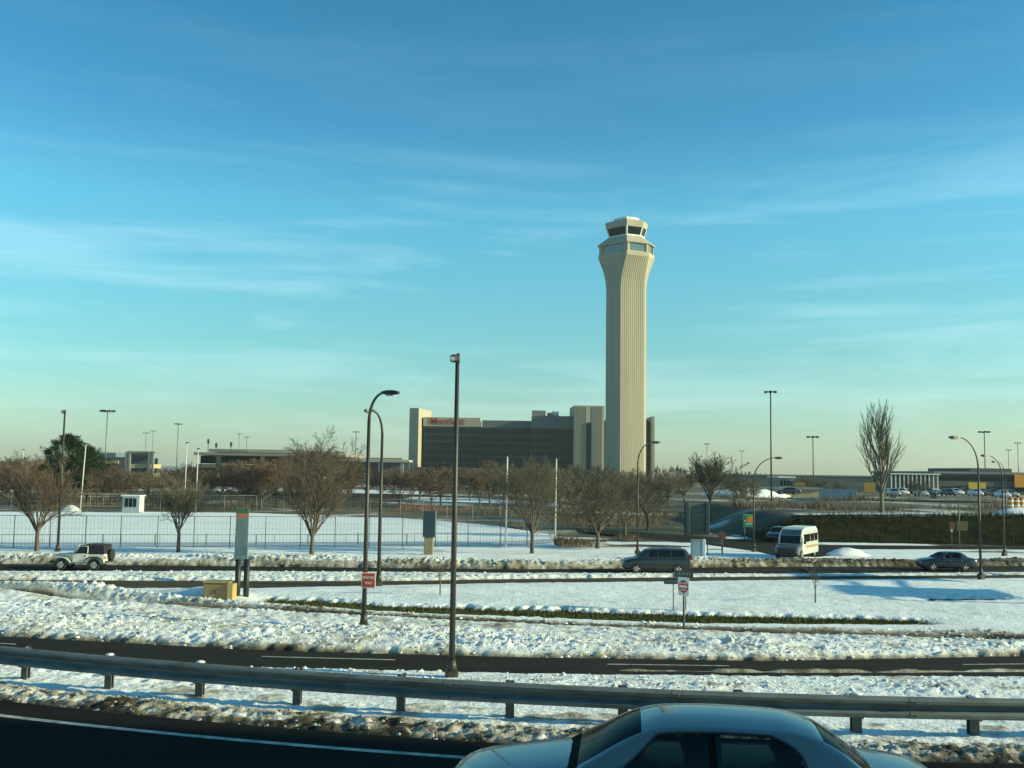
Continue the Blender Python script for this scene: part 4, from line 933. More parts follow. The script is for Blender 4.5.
def sedan(name, label, m, L_=5.2, W_=.93, H=1.44, det=True, group=None):
    k = L_ / 5.2; hs = H / 1.44
    t = thing(name, label, 'car', (0, 0, 0), 0, group); body = MB()
    w = keyf([(0, W_ * .66), (.06 * k, W_ * .78), (.25 * k, W_ * .90), (.7 * k, W_ * .97), (1.6 * k, W_), (3.6 * k, W_), (4.5 * k, W_ * .965), (4.95 * k, W_ * .90), (5.14 * k, W_ * .80), (L_, W_ * .68)])
    zt = keyf([(0, .60 * hs), (.06 * k, .70 * hs), (.3 * k, .80 * hs), (.8 * k, .88 * hs), (1.5 * k, .955 * hs), (2.6 * k, .965 * hs), (4.0 * k, .98 * hs), (4.5 * k, .97 * hs), (4.95 * k, .93 * hs), (5.13 * k, .86 * hs), (L_, .74 * hs)])
    zb = keyf([(0, .40), (.1 * k, .28), (.5 * k, .22), (4.6 * k, .22), (5.05 * k, .30), (L_, .42)])
    hull(body, L_, w, zt, zb, .055)
    cab = Cabin(1.30 * k, 4.52 * k,
        [(1.30 * k, W_ * .86), (2.2 * k, W_ * .925), (3.4 * k, W_ * .925), (4.52 * k, W_ * .82)],
        [(1.3 * k, .92 * hs), (2.6 * k, .94 * hs), (4.52 * k, .95 * hs)],
        [(1.30 * k, W_ * .84), (1.6 * k, W_ * .79), (2.15 * k, W_ * .69), (2.5 * k, W_ * .675), (3.3 * k, W_ * .665), (3.8 * k, W_ * .655), (4.2 * k, W_ * .70), (4.52 * k, W_ * .78)],
        [(1.30 * k, .945 * hs), (1.55 * k, 1.08 * hs), (2.1 * k, 1.335 * hs), (2.35 * k, 1.385 * hs), (2.9 * k, 1.405 * hs), (3.5 * k, 1.39 * hs), (3.8 * k, 1.345 * hs), (4.05 * k, 1.235 * hs), (4.35 * k, 1.04 * hs), (4.52 * k, .965 * hs)], .05 * hs, .025)
    TT = .925
    front = lambda q: 1.74 * k + (q - .1) * .62 * k
    rear = lambda q: (3.66 - (max(0, q - .1) / (TT - .1)) ** 4.5 * .30) * k
    cab.shell(body, 60, (lambda x, q: .10 < q < TT and front(q) < x < rear(q) and abs(x - 2.80 * k) > .06) if det else None)
    bo = body.build('body', m, t)
    if det: weld(bo.data)
    bx = 2.80 * k
    for s in (1, -1):
        b = MB(); b.add(*cab.side_glass(front, lambda q: bx - .04 * k - .03 * q, sgn=s, t0=.10, t1=TT)); b.build('window', tinted() if det else M_GLASSC, t)
        b = MB(); b.add(*cab.side_glass(lambda q: bx + .03 * k - .03 * q, rear, sgn=s, t0=.10, t1=TT)); b.build('window', tinted() if det else M_GLASSC, t)
        if det:
            b = MB(); b.add(*cab.side_glass(lambda q: bx - .045 * k - .03 * q, lambda q: bx + .035 * k - .03 * q, sgn=s, t0=.09, t1=.94, na=2, off=.009)); b.build('door_pillar', mat('matt_black_trim', (.012, .012, .012), .9, spec=.05), t)
            b = MB(); pts = [cab.side(front(.1 + (TT - .1) * q / 10) - .03, .1 + (TT - .1) * q / 10, .012) for q in range(11)] + [cab.side(front(TT) + (rear(TT) - front(TT)) * q / 16, .945, .012) for q in range(17)] + [cab.side(rear(TT - (TT - .1) * q / 10) + .03, TT - (TT - .1) * q / 10, .012) for q in range(11)]
            b.tube([(p[0], p[1] * s, p[2]) for p in pts], .017, 6); b.build('window_trim', M_BLACK, t)
    b = MB(); b.add(*cab.top_glass(1.40 * k, 2.08 * k, .88, bow=.05 * k)); b.build('windscreen', M_GLASSB, t)
    if det: b = MB(); b.add(*cab.top_glass(1.315 * k, 1.43 * k, .93, bow=.05 * k, off=.010)); b.build('cowl', mat('matt_black_trim', (.012, .012, .012), .9, spec=.05), t)
    b = MB(); b.add(*cab.top_glass(3.90 * k, 4.40 * k, .88)); b.build('rear_window', M_GLASSB, t)
    if det:
        cloth = mat('seat_cloth', (.075, .070, .062), .9, var=.3, scale=6)
        for sx, sy in ((2.45, -.38), (2.45, .38), (3.42, -.36), (3.42, .36)):
            b = MB(); b.loft([[(sx * k + dx, sy - w_, z), (sx * k + dx, sy + w_, z), (sx * k + dx + .13, sy + w_ * .9, z), (sx * k + dx + .13, sy - w_ * .9, z)] for dx, w_, z in ((0, .25, .80), (.06, .25, 1.05), (.10, .22, 1.16), (.12, .14, 1.19))]); b.build('seat', cloth, t)
            b = MB(); b.loft([[(sx * k + .14 + dx, sy - w_, z), (sx * k + .14 + dx, sy + w_, z), (sx * k + .24 + dx, sy + w_, z), (sx * k + .24 + dx, sy - w_, z)] for dx, w_, z in ((0, .10, 1.21), (0, .13, 1.26), (.01, .13, 1.34), (.02, .09, 1.38))]); b.build('headrest', cloth, t)
        b = MB(); b.tube([(1.98 * k + .05 * math.sin(a), -.38 + .18 * math.cos(a), 1.06 + .16 * math.sin(a)) for a in [q * math.pi / 10 for q in range(21)]], .016, 6, cap=False); b.build('steering_wheel', M_BLACK, t)
        b = MB(); b.box((1.66 * k, 0, 1.02), (.35, 1.30, .16), 0, .04); b.build('dashboard', M_BLACK, t)
        for s in (1, -1):
            b = MB(); mx = 1.88 * k; b.loft([[(mx + dx, s * (W_ * .90 + dy), z) for dx, z in ((-.05 * q, .99 * hs), (.05 * q, .99 * hs), (.06 * q, 1.05 * hs), (.04 * q, 1.10 * hs), (-.03 * q, 1.10 * hs), (-.07 * q, 1.04 * hs))] for dy, q in ((0, .5), (.06, 1.0), (.18, 1.1), (.23, .7))]); mi = b.build('wing_mirror', m, t)
            b = MB(); b.box((mx + .068, s * (W_ * .9 + .13), 1.045 * hs), (.006, .15, .085)); b.build('mirror_glass', M_CHROME, mi)
            b = MB()
            for xx in (2.62 * k, 3.60 * k): b.box((xx, s * (w(xx) + .012), .80), (.19, .03, .03), 0, .01)
            b.build('door_handle', M_CHROME, t)
            b = MB(); b.box((.20 * k, s * W_ * .64, .62), (.16, .40, .13), -s * .42, .03); b.build('headlight', M_HLAMP, t)
            b = MB(); b.box((5.09 * k, s * W_ * .62, .76), (.14, .36, .17), s * .25, .03); b.build('tail_light', M_TLAMP, t)
        b = MB(); b.box((.02, 0, .60), (.05, .80, .14), 0, .02); b.build('grille', M_BLACK, t)
        b = MB()
        for q in range(2):
            pts = [(1.50 * k + .02 * i - (.10 if q else 0), -.55 + q * .5 + .06 * i, cab.top(1.50 * k, 0)[2] - .045 + .004 * i) for i in range(8)]; b.tube(pts, .008, 5)
        b.build('wiper', M_BLACK, t)
    else:
        b = MB(); [b.box((.16 * k, s * W_ * .62, .62), (.14, .34, .13), -s * .42, .03) for s in (1, -1)]; b.build('headlight', M_HLAMP, t)
        b = MB(); [b.box((5.10 * k, s * W_ * .6, .76), (.12, .34, .15), s * .25, .03) for s in (1, -1)]; b.build('tail_light', M_TLAMP, t)
    for x in (.95 * k, 3.95 * k):
        for s in (1, -1): wheel(t, x, s * (W_ - .115), .325, .21)
    return t
def place(t, x, y, z, rz): t.location = (x, y, z); t.rotation_euler = (0, 0, rz); return t
# front of each builder's car is at x = 0 and looks to -x
near_car = sedan('sedan', 'silver blue four door saloon at the bottom of the picture on the near road', paint('silver_blue', (0.145, 0.178, 0.180), .3, .3), 5.38, .94, 1.57)
place(near_car, -.66, 11.62, ZN, R(-6.5))

def suv(name, label, m, group=None, L_=4.9, H=1.76, W_=.96):
    t = thing(name, label, 'minivan', (0, 0, 0), 0, group); body = MB()
    w = keyf([(0, W_ * .70), (.15, W_ * .88), (.7, W_ * .98), (1.6, W_), (4.3, W_), (4.75, W_ * .96), (L_, W_ * .86)])
    zt = keyf([(0, .62), (.06, .78), (.35, .92), (1.1, 1.06), (2, 1.09), (4.4, 1.11), (4.8, 1.08), (L_, .98)])
    zb = keyf([(0, .38), (.2, .26), (4.5, .28), (L_, .40)]); hull(body, L_, w, zt, zb, .04)
    cab = Cabin(.95, 4.88, [(.95, W_ * .86), (2, W_ * .95), (4.3, W_ * .95), (4.88, W_ * .86)], [(.95, 1.02), (2, 1.06), (4.88, 1.08)],
        [(.95, W_ * .85), (1.85, W_ * .74), (3, W_ * .74), (4.4, W_ * .74), (4.7, W_ * .76), (4.88, W_ * .85)],
        [(.95, 1.04), (1.3, 1.30), (1.8, 1.63), (2.1, 1.70), (3.2, 1.74), (4.2, 1.71), (4.5, 1.64), (4.72, 1.38), (4.88, 1.10)], .05, .03)
    cab.shell(body, 50); body.build('body', m, t)
    for s in (1, -1):
        for xa, xb, f in ((1.66, 2.45, .55), (2.53, 3.40, 0), (3.48, 4.42, -.14)):
            b = MB(); b.add(*cab.side_glass((lambda q, xa=xa, f=f: xa + max(0, f) * (q - .1)), (lambda q, xb=xb, f=f: xb + min(0, f) * (q - .1)), .12, .86, s, 10)); b.build('window', M_GLASSC, t)
        b = MB(); b.box((.16, s * W_ * .66, .74), (.16, .34, .16), -s * .4, .03); b.build('headlight', M_HLAMP, t)
        b = MB(); b.box((4.83, s * W_ * .84, 1.12), (.16, .12, .42), 0, .03); b.build('tail_light', M_TLAMP, t)
        b = MB(); b.box((1.75, s * (W_ * .98), 1.13), (.12, .20, .14), 0, .03); b.build('wing_mirror', m, t)
        b = MB(); b.tube([(2.0, s * .6, 1.79), (2.1, s * .6, 1.83), (4.1, s * .6, 1.83), (4.2, s * .6, 1.78)], .02, 6); b.build('roof_rail', M_BLACK, t)
    b = MB(); b.add(*cab.top_glass(1.05, 1.74, .88)); b.build('windscreen', M_GLASSB, t)
    b = MB(); b.add(*cab.top_glass(4.55, 4.80, .85)); b.build('rear_window', M_GLASSB, t)
    for x in (.95, 3.9):
        for s in (1, -1): wheel(t, x, s * (W_ - .10), .345, .22)
    return t
mv = suv('minivan', 'dark grey green minivan driving left along the far road', paint('dark_green_grey', (0.030, 0.040, 0.038), .2, .3))
p = gp(623.5, 573.5); place(mv, p.x, p.y + 1.0, 0.01, R(-1)); mv.scale = (.92,) * 3

def offroader(label):
    """short wheelbase off-roader: flat bonnet, separate wings, folding windscreen, black soft top, spare wheel"""
    t = thing('off_roader', label, 'off-roader', (0, 0, 0)); m = paint('off_white', (0.72, 0.69, 0.58)); L_ = 3.75
    tub = MB(); tub.box((2.55, 0, .80), (2.20, 1.50, .62), 0, .05); tub.box((.85, 0, .80), (1.35, 1.02, .50), 0, .04); tub.box((2.0, 0, .50), (3.2, .8, .14))
    tub.build('body', m, t)
    b = MB(); b.loft([[(x, -w_, z0), (x, -w_, z1), (x, -w_ * .7, z1 + .04), (x, w_ * .7, z1 + .04), (x, w_, z1), (x, w_, z0)] for x, w_, z0, z1 in ((.16, .50, .92, 1.02), (.8, .56, .94, 1.07), (1.5, .62, .96, 1.11))]); b.build('bonnet', m, t)
    b = MB(); b.box((.14, 0, .80), (.06, .98, .46), 0, .02); gl = b.build('grille', m, t)
    b = MB(); [b.box((.108, -.27 + .09 * i, .82), (.01, .045, .30)) for i in range(7)]; b.build('slot', M_BLACK, gl)
    for s in (1, -1):
        b = MB(); b.loft([[(x, s * .46, z), (x, s * .86, z - .01), (x, s * .86, z - .07), (x, s * .46, z - .06)] for x, z in ((.02, .74), (.12, .86), (.45, .93), (.85, .93), (1.12, .84), (1.40, .58))], smooth=False); b.build('wing', M_BLACK if False else m, t)
        b = MB(); b.loft([[(x, s * .755, z), (x, s * .87, z - .02), (x, s * .87, z - .09), (x, s * .755, z - .08)] for x, z in ((2.30, .60), (2.46, .86), (2.7, .94), (3.15, .94), (3.4, .84), (3.55, .60))], smooth=False); b.build('wheel_flare', M_BLACK, t)
        b = MB(); b.box((2.0, s * .765, .84), (.92, .03, .58), 0, .01); d = b.build('door', m, t)
        b = MB(); b.box((2.34, s * .79, .98), (.14, .03, .05), 0, .01); b.build('handle', M_BLACK, d)
        b = MB(); b.disc((.10, s * .38, .86), .10, 'x', 14, .05); b.build('headlight', M_HLAMP, t)
        b = MB(); b.box((3.66, s * .68, .88), (.05, .12, .18), 0, .01); b.build('tail_light', M_TLAMP, t)
        b = MB(); b.loft([[(1.66, s * .74, 1.12), (2.44, s * .76, 1.12), (2.44, s * .70, 1.58), (1.96, s * .68, 1.60)], [(1.66, s * .70, 1.12), (2.44, s * .72, 1.12), (2.44, s * .66, 1.58), (1.96, s * .64, 1.60)]], smooth=False); b.build('window', M_GLASSC, t)
        b = MB(); b.tube([(1.62, s * .76, 1.11), (1.93, s * .69, 1.62), (2.50, s * .71, 1.62), (2.50, s * .77, 1.11)], .035, 6); b.build('door_frame', m, t)
        b = MB(); b.box((1.70, s * .86, 1.18), (.08, .20, .16), 0, .02); b.build('wing_mirror', M_BLACK, t)
    b = MB(); b.loft([[(1.50, -.66, 1.12), (1.50, .66, 1.12), (1.84, .62, 1.62), (1.84, -.62, 1.62)], [(1.54, -.66, 1.12), (1.54, .66, 1.12), (1.88, .62, 1.62), (1.88, -.62, 1.62)]], smooth=False); b.build('windscreen', M_GLASSB, t)
    b = MB(); b.tube([(1.50, -.70, 1.10), (1.86, -.66, 1.66), (1.86, .66, 1.66), (1.50, .70, 1.10)], .04, 6); b.build('windscreen_frame', m, t)
    b = MB(); b.loft([[(1.86, -.68, 1.60), (1.86, .68, 1.60), (1.86, .60, 1.68), (1.86, -.60, 1.68)], [(2.5, -.73, 1.62), (2.5, .73, 1.62), (2.5, .62, 1.73), (2.5, -.62, 1.73)], [(3.5, -.73, 1.60), (3.5, .73, 1.60), (3.5, .62, 1.71), (3.5, -.62, 1.71)], [(3.58, -.70, 1.58), (3.58, .70, 1.58), (3.58, .6, 1.66), (3.58, -.6, 1.66)]], smooth=False)
    b.loft([[(2.53, -.75, 1.12), (2.53, .75, 1.12), (2.53, .72, 1.60), (2.53, -.72, 1.60)], [(3.64, -.75, 1.12), (3.64, .75, 1.12), (3.52, .71, 1.60), (3.52, -.71, 1.60)]], smooth=False); b.build('soft_top', mat('black_canvas', (.014, .016, .018), .85, var=.3, scale=3, bump=.2), t)
    b = MB(); b.tube([(.02, -.78, .56), (.02, .78, .56)], .09, 8); b.build('bumper', M_BLACK, t); b = MB(); b.tube([(3.68, -.70, .56), (3.68, .70, .56)], .08, 8); b.build('bumper', M_BLACK, t)
    for x in (.72, 2.95):
        for s in (1, -1): wheel(t, x, s * .70, .37, .24)
    b = MB(); b.tube([(3.70, .05, 1.02), (3.92, .05, 1.02)], .37, 20); b.build('spare_wheel', M_TIRE, t)
    return t
ofr = offroader('off white off-roader with black soft top and spare wheel on its tail')
p = gp(48.5, 570.5); place(ofr, p.x, p.y + .8, .01, R(1)); ofr.scale = (.92,) * 3
dsd = sedan('sedan', 'dark blue saloon passing the brown snow bank in front of the embankment', paint('dark_blue', (0.018, 0.030, 0.050), .2, .28), 4.15, .84, 1.42)
p = gp(920.5, 571); place(dsd, p.x + .1, p.y + .6, .01, R(0)); dsd.scale = (.94,) * 3

def shuttle(label):
    t = thing('shuttle_van', label, 'van', (0, 0, 0)); m = paint('shuttle_white', (0.50, 0.51, 0.47)); L_ = 5.6
    b = MB(); b.loft([[(x, -w_, z0), (x, -w_ * 1.0, z0 + .5), (x, -w_ * .96, z1 - .25), (x, -w_ * .82, z1), (x, w_ * .82, z1), (x, w_ * .96, z1 - .25), (x, w_, z0 + .5), (x, w_, z0)] for x, w_, z0, z1 in ((.95, .95, .45, 1.15), (1.20, .99, .40, 1.85), (1.6, 1.0, .40, 2.28), (2.2, 1.0, .40, 2.42), (5.3, 1.0, .40, 2.42), (5.55, .96, .45, 2.30), (L_, .94, .5, 2.2))], smooth=False); b.build('body', m, t)
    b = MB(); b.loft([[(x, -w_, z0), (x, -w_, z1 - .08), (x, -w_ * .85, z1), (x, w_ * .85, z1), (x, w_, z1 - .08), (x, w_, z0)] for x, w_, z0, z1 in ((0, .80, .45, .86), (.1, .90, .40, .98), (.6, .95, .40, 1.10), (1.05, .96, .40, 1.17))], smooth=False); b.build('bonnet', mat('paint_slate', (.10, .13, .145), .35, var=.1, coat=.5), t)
    b = MB(); b.add([(1.165, -.80, 1.87), (1.165, .80, 1.87), (1.545, .72, 2.245), (1.545, -.72, 2.245), (1.25, -.80, 1.87), (1.25, .80, 1.87), (1.62, .72, 2.245), (1.62, -.72, 2.245)], [(3, 2, 1, 0), (4, 5, 6, 7), (0, 1, 5, 4), (2, 3, 7, 6), (1, 2, 6, 5), (0, 4, 7, 3)]); b.build('front_cap', mat('paint_slate', (.10, .13, .145), .35), t)  # bonnet and upper front coloured darker than the rest of the body
    b = MB(); b.add([(.935, -.78, 1.22), (.935, .78, 1.22), (1.15, .76, 1.82), (1.15, -.76, 1.82), (1.0, -.80, 1.22), (1.0, .80, 1.22), (1.22, .78, 1.82), (1.22, -.78, 1.82)], [(3, 2, 1, 0), (4, 5, 6, 7), (0, 1, 5, 4), (2, 3, 7, 6), (1, 2, 6, 5), (0, 4, 7, 3)]); b.build('windscreen', M_GLASSC, t)
    b = MB(); b.box((-.01, 0, .70), (.08, 1.35, .34), 0, .02); b.build('grille', M_BLACK, t); b = MB(); b.box((.0, 0, .46), (.16, 1.80, .18), 0, .04); b.build('bumper', M_BLACK, t)
    for s in (1, -1):
        b = MB(); b.box((.08, s * .70, .76), (.14, .26, .17), 0, .03); b.build('headlight', M_HLAMP, t)
        for x, w_ in ((1.75, .62), (2.6, .95), (3.7, .95), (4.75, .85)):
            b = MB(); b.box((x, s * .985, 1.62), (w_, .035, .60), 0, .01); b.build('window', M_GLASSC, t)
        b = MB(); b.box((1.15, s * 1.12, 1.35), (.10, .18, .28), 0, .03); b.build('wing_mirror', M_BLACK, t)
        b = MB(); b.box((3.6, s * 1.012, .95), (3.2, .012, .14)); b.build('stripe', mat('dull_orange_stripe', (.36, .16, .04), .5), t)
    for x in (.85, 4.4):
        for s in (1, -1): wheel(t, x, s * .86, .36, .24)
    return t
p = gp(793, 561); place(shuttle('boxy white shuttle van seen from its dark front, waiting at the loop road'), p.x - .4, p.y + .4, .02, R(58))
w2 = sedan('sedan', 'dark saloon partly hidden behind the snowy island left of the shuttle van', paint('black_car', (.02, .022, .024), .1), 4.6, .88, 1.42, det=False)
p = at(774, 547, 96); place(w2, p.x, p.y, .07, R(62))
# parked cars, built once per colour and then copied
PK = [('white', (.62, .63, .62), .0), ('silver', (.30, .32, .33), .4), ('black', (.02, .02, .022), .1), ('dark_red', (.16, .02, .02), .1), ('blue', (.03, .07, .14), .2), ('beige', (.30, .27, .20), .2)]
car_proto = None; rg = random.Random(12)
def car_copy(loc, rz, label, group, colour):
    global car_proto
    nm, c, me = PK[colour]; mp_ = paint('parked_' + nm, c, me)
    if car_proto is None:
        car_proto = sedan('parked_car', label, mp_, 4.6, .88, 1.44, det=False, group=group); place(car_proto, *loc, rz); return car_proto
    return dup(car_proto, loc, rz, label, group, swap=('body', mp_))
spots_r = [(897 + 9.2 * i, 497.5 - (i % 3) * .9 + (2 if i > 10 else 0)) for i in range(14)]
PLACES = ['below the white ribbed footbridge', 'under the yellow sign on the long dark terminal', 'in front of the long dark terminal', 'beside the orange hoarding']
for i, (px, py) in enumerate(spots_r):
    p = gp(px, py, ZN + .2); c = (1, 0, 2, 0, 4, 1, 2, 0, 3, 0, 1, 2, 0, 5)[i]
    car_copy((p.x, p.y, ZN + .38), R((84, 95, 90)[i % 3]), PK[c][0].replace('_', ' ') + ' parked car in the snowy lot, number %s along the row from the poplar' % ('first second third fourth fifth sixth seventh eighth ninth tenth eleventh twelfth thirteenth fourteenth'.split()[i]), 'cars parked below the dark terminal', c)
for i, (px, py, c) in enumerate(((200, 483.5, 0), (213, 485, 3), (228, 486, 2), (243, 485.5, 4), (187, 482, 1), (259, 487, 2), (172, 482, 5))):
    p = gp(px, py); car_copy((p.x, p.y, .05), R((10, 170, 5)[i % 3]), ('white', 'dark red', 'black, left of the blue car,', 'blue', 'silver', 'black, right of the blue car,', 'beige')[i] + ' distant car on the lot below the concrete terminal', 'cars on the lot below the concrete terminal', c)
p = gp(357, 487.5); car_copy((p.x - 1.5, p.y, .06), R(180), 'small white car on the far road left of the two leaning lamp posts', None, 0)
p = at(776, 486, 190); car_copy((p.x, 190, 2.7), R(0), 'dark car on the ramp before the snowy mound', None, 2)

# ------------------------------------------------------------ trees
def rot_about(v, ax, a): return Matrix.Rotation(a, 3, ax) @ v
def grow(seed, H, trunk_frac, spread, levels=4, kids=(8, 6, 5, 3), tr=.13, shape='vase', thin=.010, curve=.25):
    """bare tree: returns (trunk and limbs, crown of twigs)"""
    rg = random.Random(seed); T = MB(); K = MB()
    def seg(p, d, ln, r0, r1, n, up, wob):
        pts = [Vector(p)]; v = Vector(d).normalized()
        for i in range(n):
            v = (v + Vector((rg.uniform(-wob, wob), rg.uniform(-wob, wob), rg.uniform(-wob, wob) + up))).normalized(); pts.append(pts[-1] + v * ln / n)
        return pts, [r0 + (r1 - r0) * i / n for i in range(n + 1)]
    def branch(p, d, ln, r, lv):
        n = 4 if lv < 2 else (3 if lv == 2 else 2)
        pts, rad = seg(p, d, ln, r, max(thin * .6, r * .32), n, {'vase': .05, 'round': .02, 'poplar': .16}[shape] * (1 + .3 * lv), .10 + .05 * lv)
        (T if lv <= 1 else K).tube(pts, rad, 6 if lv == 0 else (5 if lv == 1 else 3), cap=False, smooth=lv <= 1)
        if lv >= levels - 1: return
        k = kids[lv + 1]
        for i in range(k):
            u = .22 + .76 * (i + rg.random() * .8) / k; u = min(u, .98); j = min(int(u * n), n - 1); q = pts[j].lerp(pts[j + 1], u * n - j)
            dd = (pts[j + 1] - pts[j]).normalized(); ax = rot_about(dd.orthogonal().normalized(), dd, rg.uniform(0, 6.283))
            a = {'vase': rg.uniform(.35, .80), 'round': rg.uniform(.45, .95), 'poplar': rg.uniform(.25, .55)}[shape]
            nd = rot_about(dd, ax, a)
            nl = ln * (1 - u * .50) * rg.uniform(.46, .74)
            branch(q, nd, nl, max(thin, r * (.50 - .12 * u)), lv + 1)
    th = H * trunk_frac
    pts, rad = seg((0, 0, -.25), (0, 0, 1), th + .25, tr * 1.25, tr * .85, 4, .2, .02); T.tube(pts, rad, 9, cap=False)
    top = pts[-1]
    if shape == 'poplar':
        lead, lr = seg(top, (0, 0, 1), H - th, tr * .85, thin, 10, .3, .03); T.tube(lead, lr, 7, cap=False)
        for i in range(kids[0]):
            u = .02 + .80 * i / kids[0]; j = min(int(u * 10), 9); q = lead[j].lerp(lead[j + 1], u * 10 - j); a = i * 2.4 + rg.uniform(-.4, .4); t_ = rg.uniform(.34, .62)
            branch(q, (math.cos(a) * t_, math.sin(a) * t_, 1), (H - th) * (.60 - .34 * u) * rg.uniform(.8, 1.2), tr * (.46 - .3 * u), 1)
    else:
        for i in range(kids[0]):
            a = i * 2.399 + rg.uniform(-.3, .3); inc = spread * (.25 + .75 * ((i * .618) % 1.0)) * rg.uniform(.85, 1.1)
            h = top - Vector((0, 0, th * .30 * rg.random())); d = (math.sin(inc) * math.cos(a), math.sin(inc) * math.sin(a), math.cos(inc))
            branch(h, d, (H - th) * rg.uniform(.72, .98) * (1.0 if shape == 'vase' else .9), tr * rg.uniform(.32, .46), 0)
    return T, K
def make_tree(name, label, p, spec, group=None, bark=None, twig=None, cat='tree', rz=0.0):
    t = thing(name, label, cat, p, rz, group); T, K = grow(**spec)
    T.build('trunk', bark or M_BARK, t); K.build('crown', twig or M_TWIG, t); return t
def tree_px(px, py, py_top, z=0.0):
    p = gp(px, py, z); return p, at(px, py_top, p.y).z - p.z
p, h = tree_px(36.5, 553, 458); make_tree('bare_tree', 'bare vase shaped street tree left of the white off-roader, reddish twigs', p, dict(seed=11, H=h, trunk_frac=.27, spread=.88, kids=(14, 8, 7, 6), tr=.15, thin=.0095), twig=M_TWIGR)
p, h = tree_px(178, 553.5, 478); make_tree('bare_tree', 'small bare vase shaped street tree between the off-roader and the tall blue sign', p, dict(seed=23, H=h, trunk_frac=.32, spread=.78, kids=(12, 8, 7, 6), tr=.13, thin=.008), twig=M_TWIGG)
p, h = tree_px(311.5, 556.5, 462); make_tree('bare_tree', 'bare round crowned street tree nearest to the two leaning lamps, on their left', p, dict(seed=37, H=h, trunk_frac=.22, spread=.75, kids=(14, 8, 7, 6), tr=.16, thin=.009), twig=M_TWIG)
p, h = tree_px(532, 555, 458); make_tree('bare_tree', 'bare olive grey street tree by the corner of the field fence', p, dict(seed=41, H=h, trunk_frac=.27, spread=1.05, kids=(13, 8, 8, 6), tr=.15, thin=.009), twig=M_TWIGG)
p, h = tree_px(597.5, 549, 470); make_tree('bare_tree', 'broad bare tree in the shrub bed left of the minivan', p, dict(seed=53, H=h, trunk_frac=.24, spread=1.1, kids=(12, 8, 7, 5), tr=.16, thin=.009, shape='round'), twig=M_TWIGG)
p, h = tree_px(625, 538, 473); make_tree('bare_tree', 'bare tree right behind the shrub bed, between the broad tree and the arching lamp', p, dict(seed=59, H=h, trunk_frac=.28, spread=.9, kids=(11, 8, 7, 4), tr=.15, shape='round'), twig=M_TWIG)
p, h = tree_px(648, 530, 470); make_tree('bare_tree', 'bare tree right of the arching lamp, below the foot of the control tower', p, dict(seed=61, H=h, trunk_frac=.25, spread=.9, kids=(11, 8, 7, 4), tr=.16, shape='round'), twig=M_TWIG)
p = at(318, 505, 152); p.z = 0; h = at(318, 429, 152).z; make_tree('bare_tree', 'tallest bare tree of the thicket, rising right behind the round crowned street tree', p, dict(seed=38, H=h, trunk_frac=.22, spread=.75, kids=(12, 8, 7, 5), tr=.22, shape='round', thin=.02), twig=M_TWIG)
p = at(711, 512, 150); p.z = 1.0; h = at(712, 455, 150).z - 1; make_tree('bare_tree', 'large rounded bare tree above the grey green sign back', p, dict(seed=67, H=h, trunk_frac=.20, spread=.80, kids=(13, 8, 7, 5), tr=.22, shape='vase', thin=.022), twig=M_TWIGG)
p = at(882, 519, 113); p.z = 2.4; h = at(878, 415, 113).z - 2.4
t = make_tree('poplar_tree', 'tall narrow bare poplar with pale trunk on the embankment', p, dict(seed=71, H=h, trunk_frac=.12, spread=.4, kids=(30, 9, 7, 5), tr=.24, shape='poplar', thin=.011), bark=mat('poplar_bark', (.19, .165, .12), .9, var=.4, scale=4), twig=M_TWIGG)
for px, py, pt, lab, sd in ((440, 598, 560, 'thin leafless sapling left of the tallest near pole', 81), (815.5, 605, 566, 'thin leafless sapling on the open snow below the shuttle van', 83)):
    p, h = tree_px(px, py, pt); make_tree('sapling', lab, p, dict(seed=sd, H=h, trunk_frac=.45, spread=.5, kids=(6, 4, 3, 2), tr=.035, thin=.006), cat='sapling')
# evergreen: a rough dark crown of needle sprays on tiers of branches
def evergreen(label, p, H, Rr, seed=5, n=70):
    rg = random.Random(seed); t = thing('evergreen_tree', label, 'tree', p)
    b = MB(); b.tube([(0, 0, -.3), (.1, 0, H * .5), (0, .1, H * .95)], [.30, .2, .05], 8); cr_ = MB()
    for i in range(n):
        u = i / n; z = H * (.22 + .74 * u); a = i * 2.4 + rg.uniform(-.3, .3); prof_ = math.sin(math.pi * min(1, (u * .86 + .16))) ** .7
        ln = Rr * prof_ * rg.uniform(.65, 1.15); e_ = Vector((math.cos(a) * ln, math.sin(a) * ln, z + ln * rg.uniform(.1, .45))); s = Vector((0, 0, z))
        b.tube([s, s.lerp(e_, .5) + Vector((0, 0, -.05)), e_], [.07, .045, .02], 4)
        for k in range(7):
            c = s.lerp(e_, rg.uniform(.35, 1.08)) + Vector((rg.uniform(-.4, .4), rg.uniform(-.4, .4), rg.uniform(-.3, .4))); 
            for q in range(34):
                d = Vector((rg.gauss(0, 1), rg.gauss(0, 1), rg.gauss(.3, .8))).normalized(); o = c + d * rg.uniform(.05, .5); w_ = d.orthogonal().normalized() * rg.uniform(.03, .07); le = rg.uniform(.22, .42)
                cr_.add([o - w_, o + w_, o + d * le], [(0, 1, 2)])
    b.build('trunk', M_BARK, t); cr_.build('crown', M_PINE, t); return t
p = at(66, 503, 165); p.z = 0; evergreen('dark green evergreen tree behind the single headed pole, above the field', p, at(66, 434, 165).z, 4.3)
p = at(72, 503, 169); p.z = 0; evergreen('lower dark evergreen tucked beside the tall evergreen near the leaning pale pole', p + Vector((2.4, 0, 0)), at(75, 446, 165).z, 3.0, 9, 50)

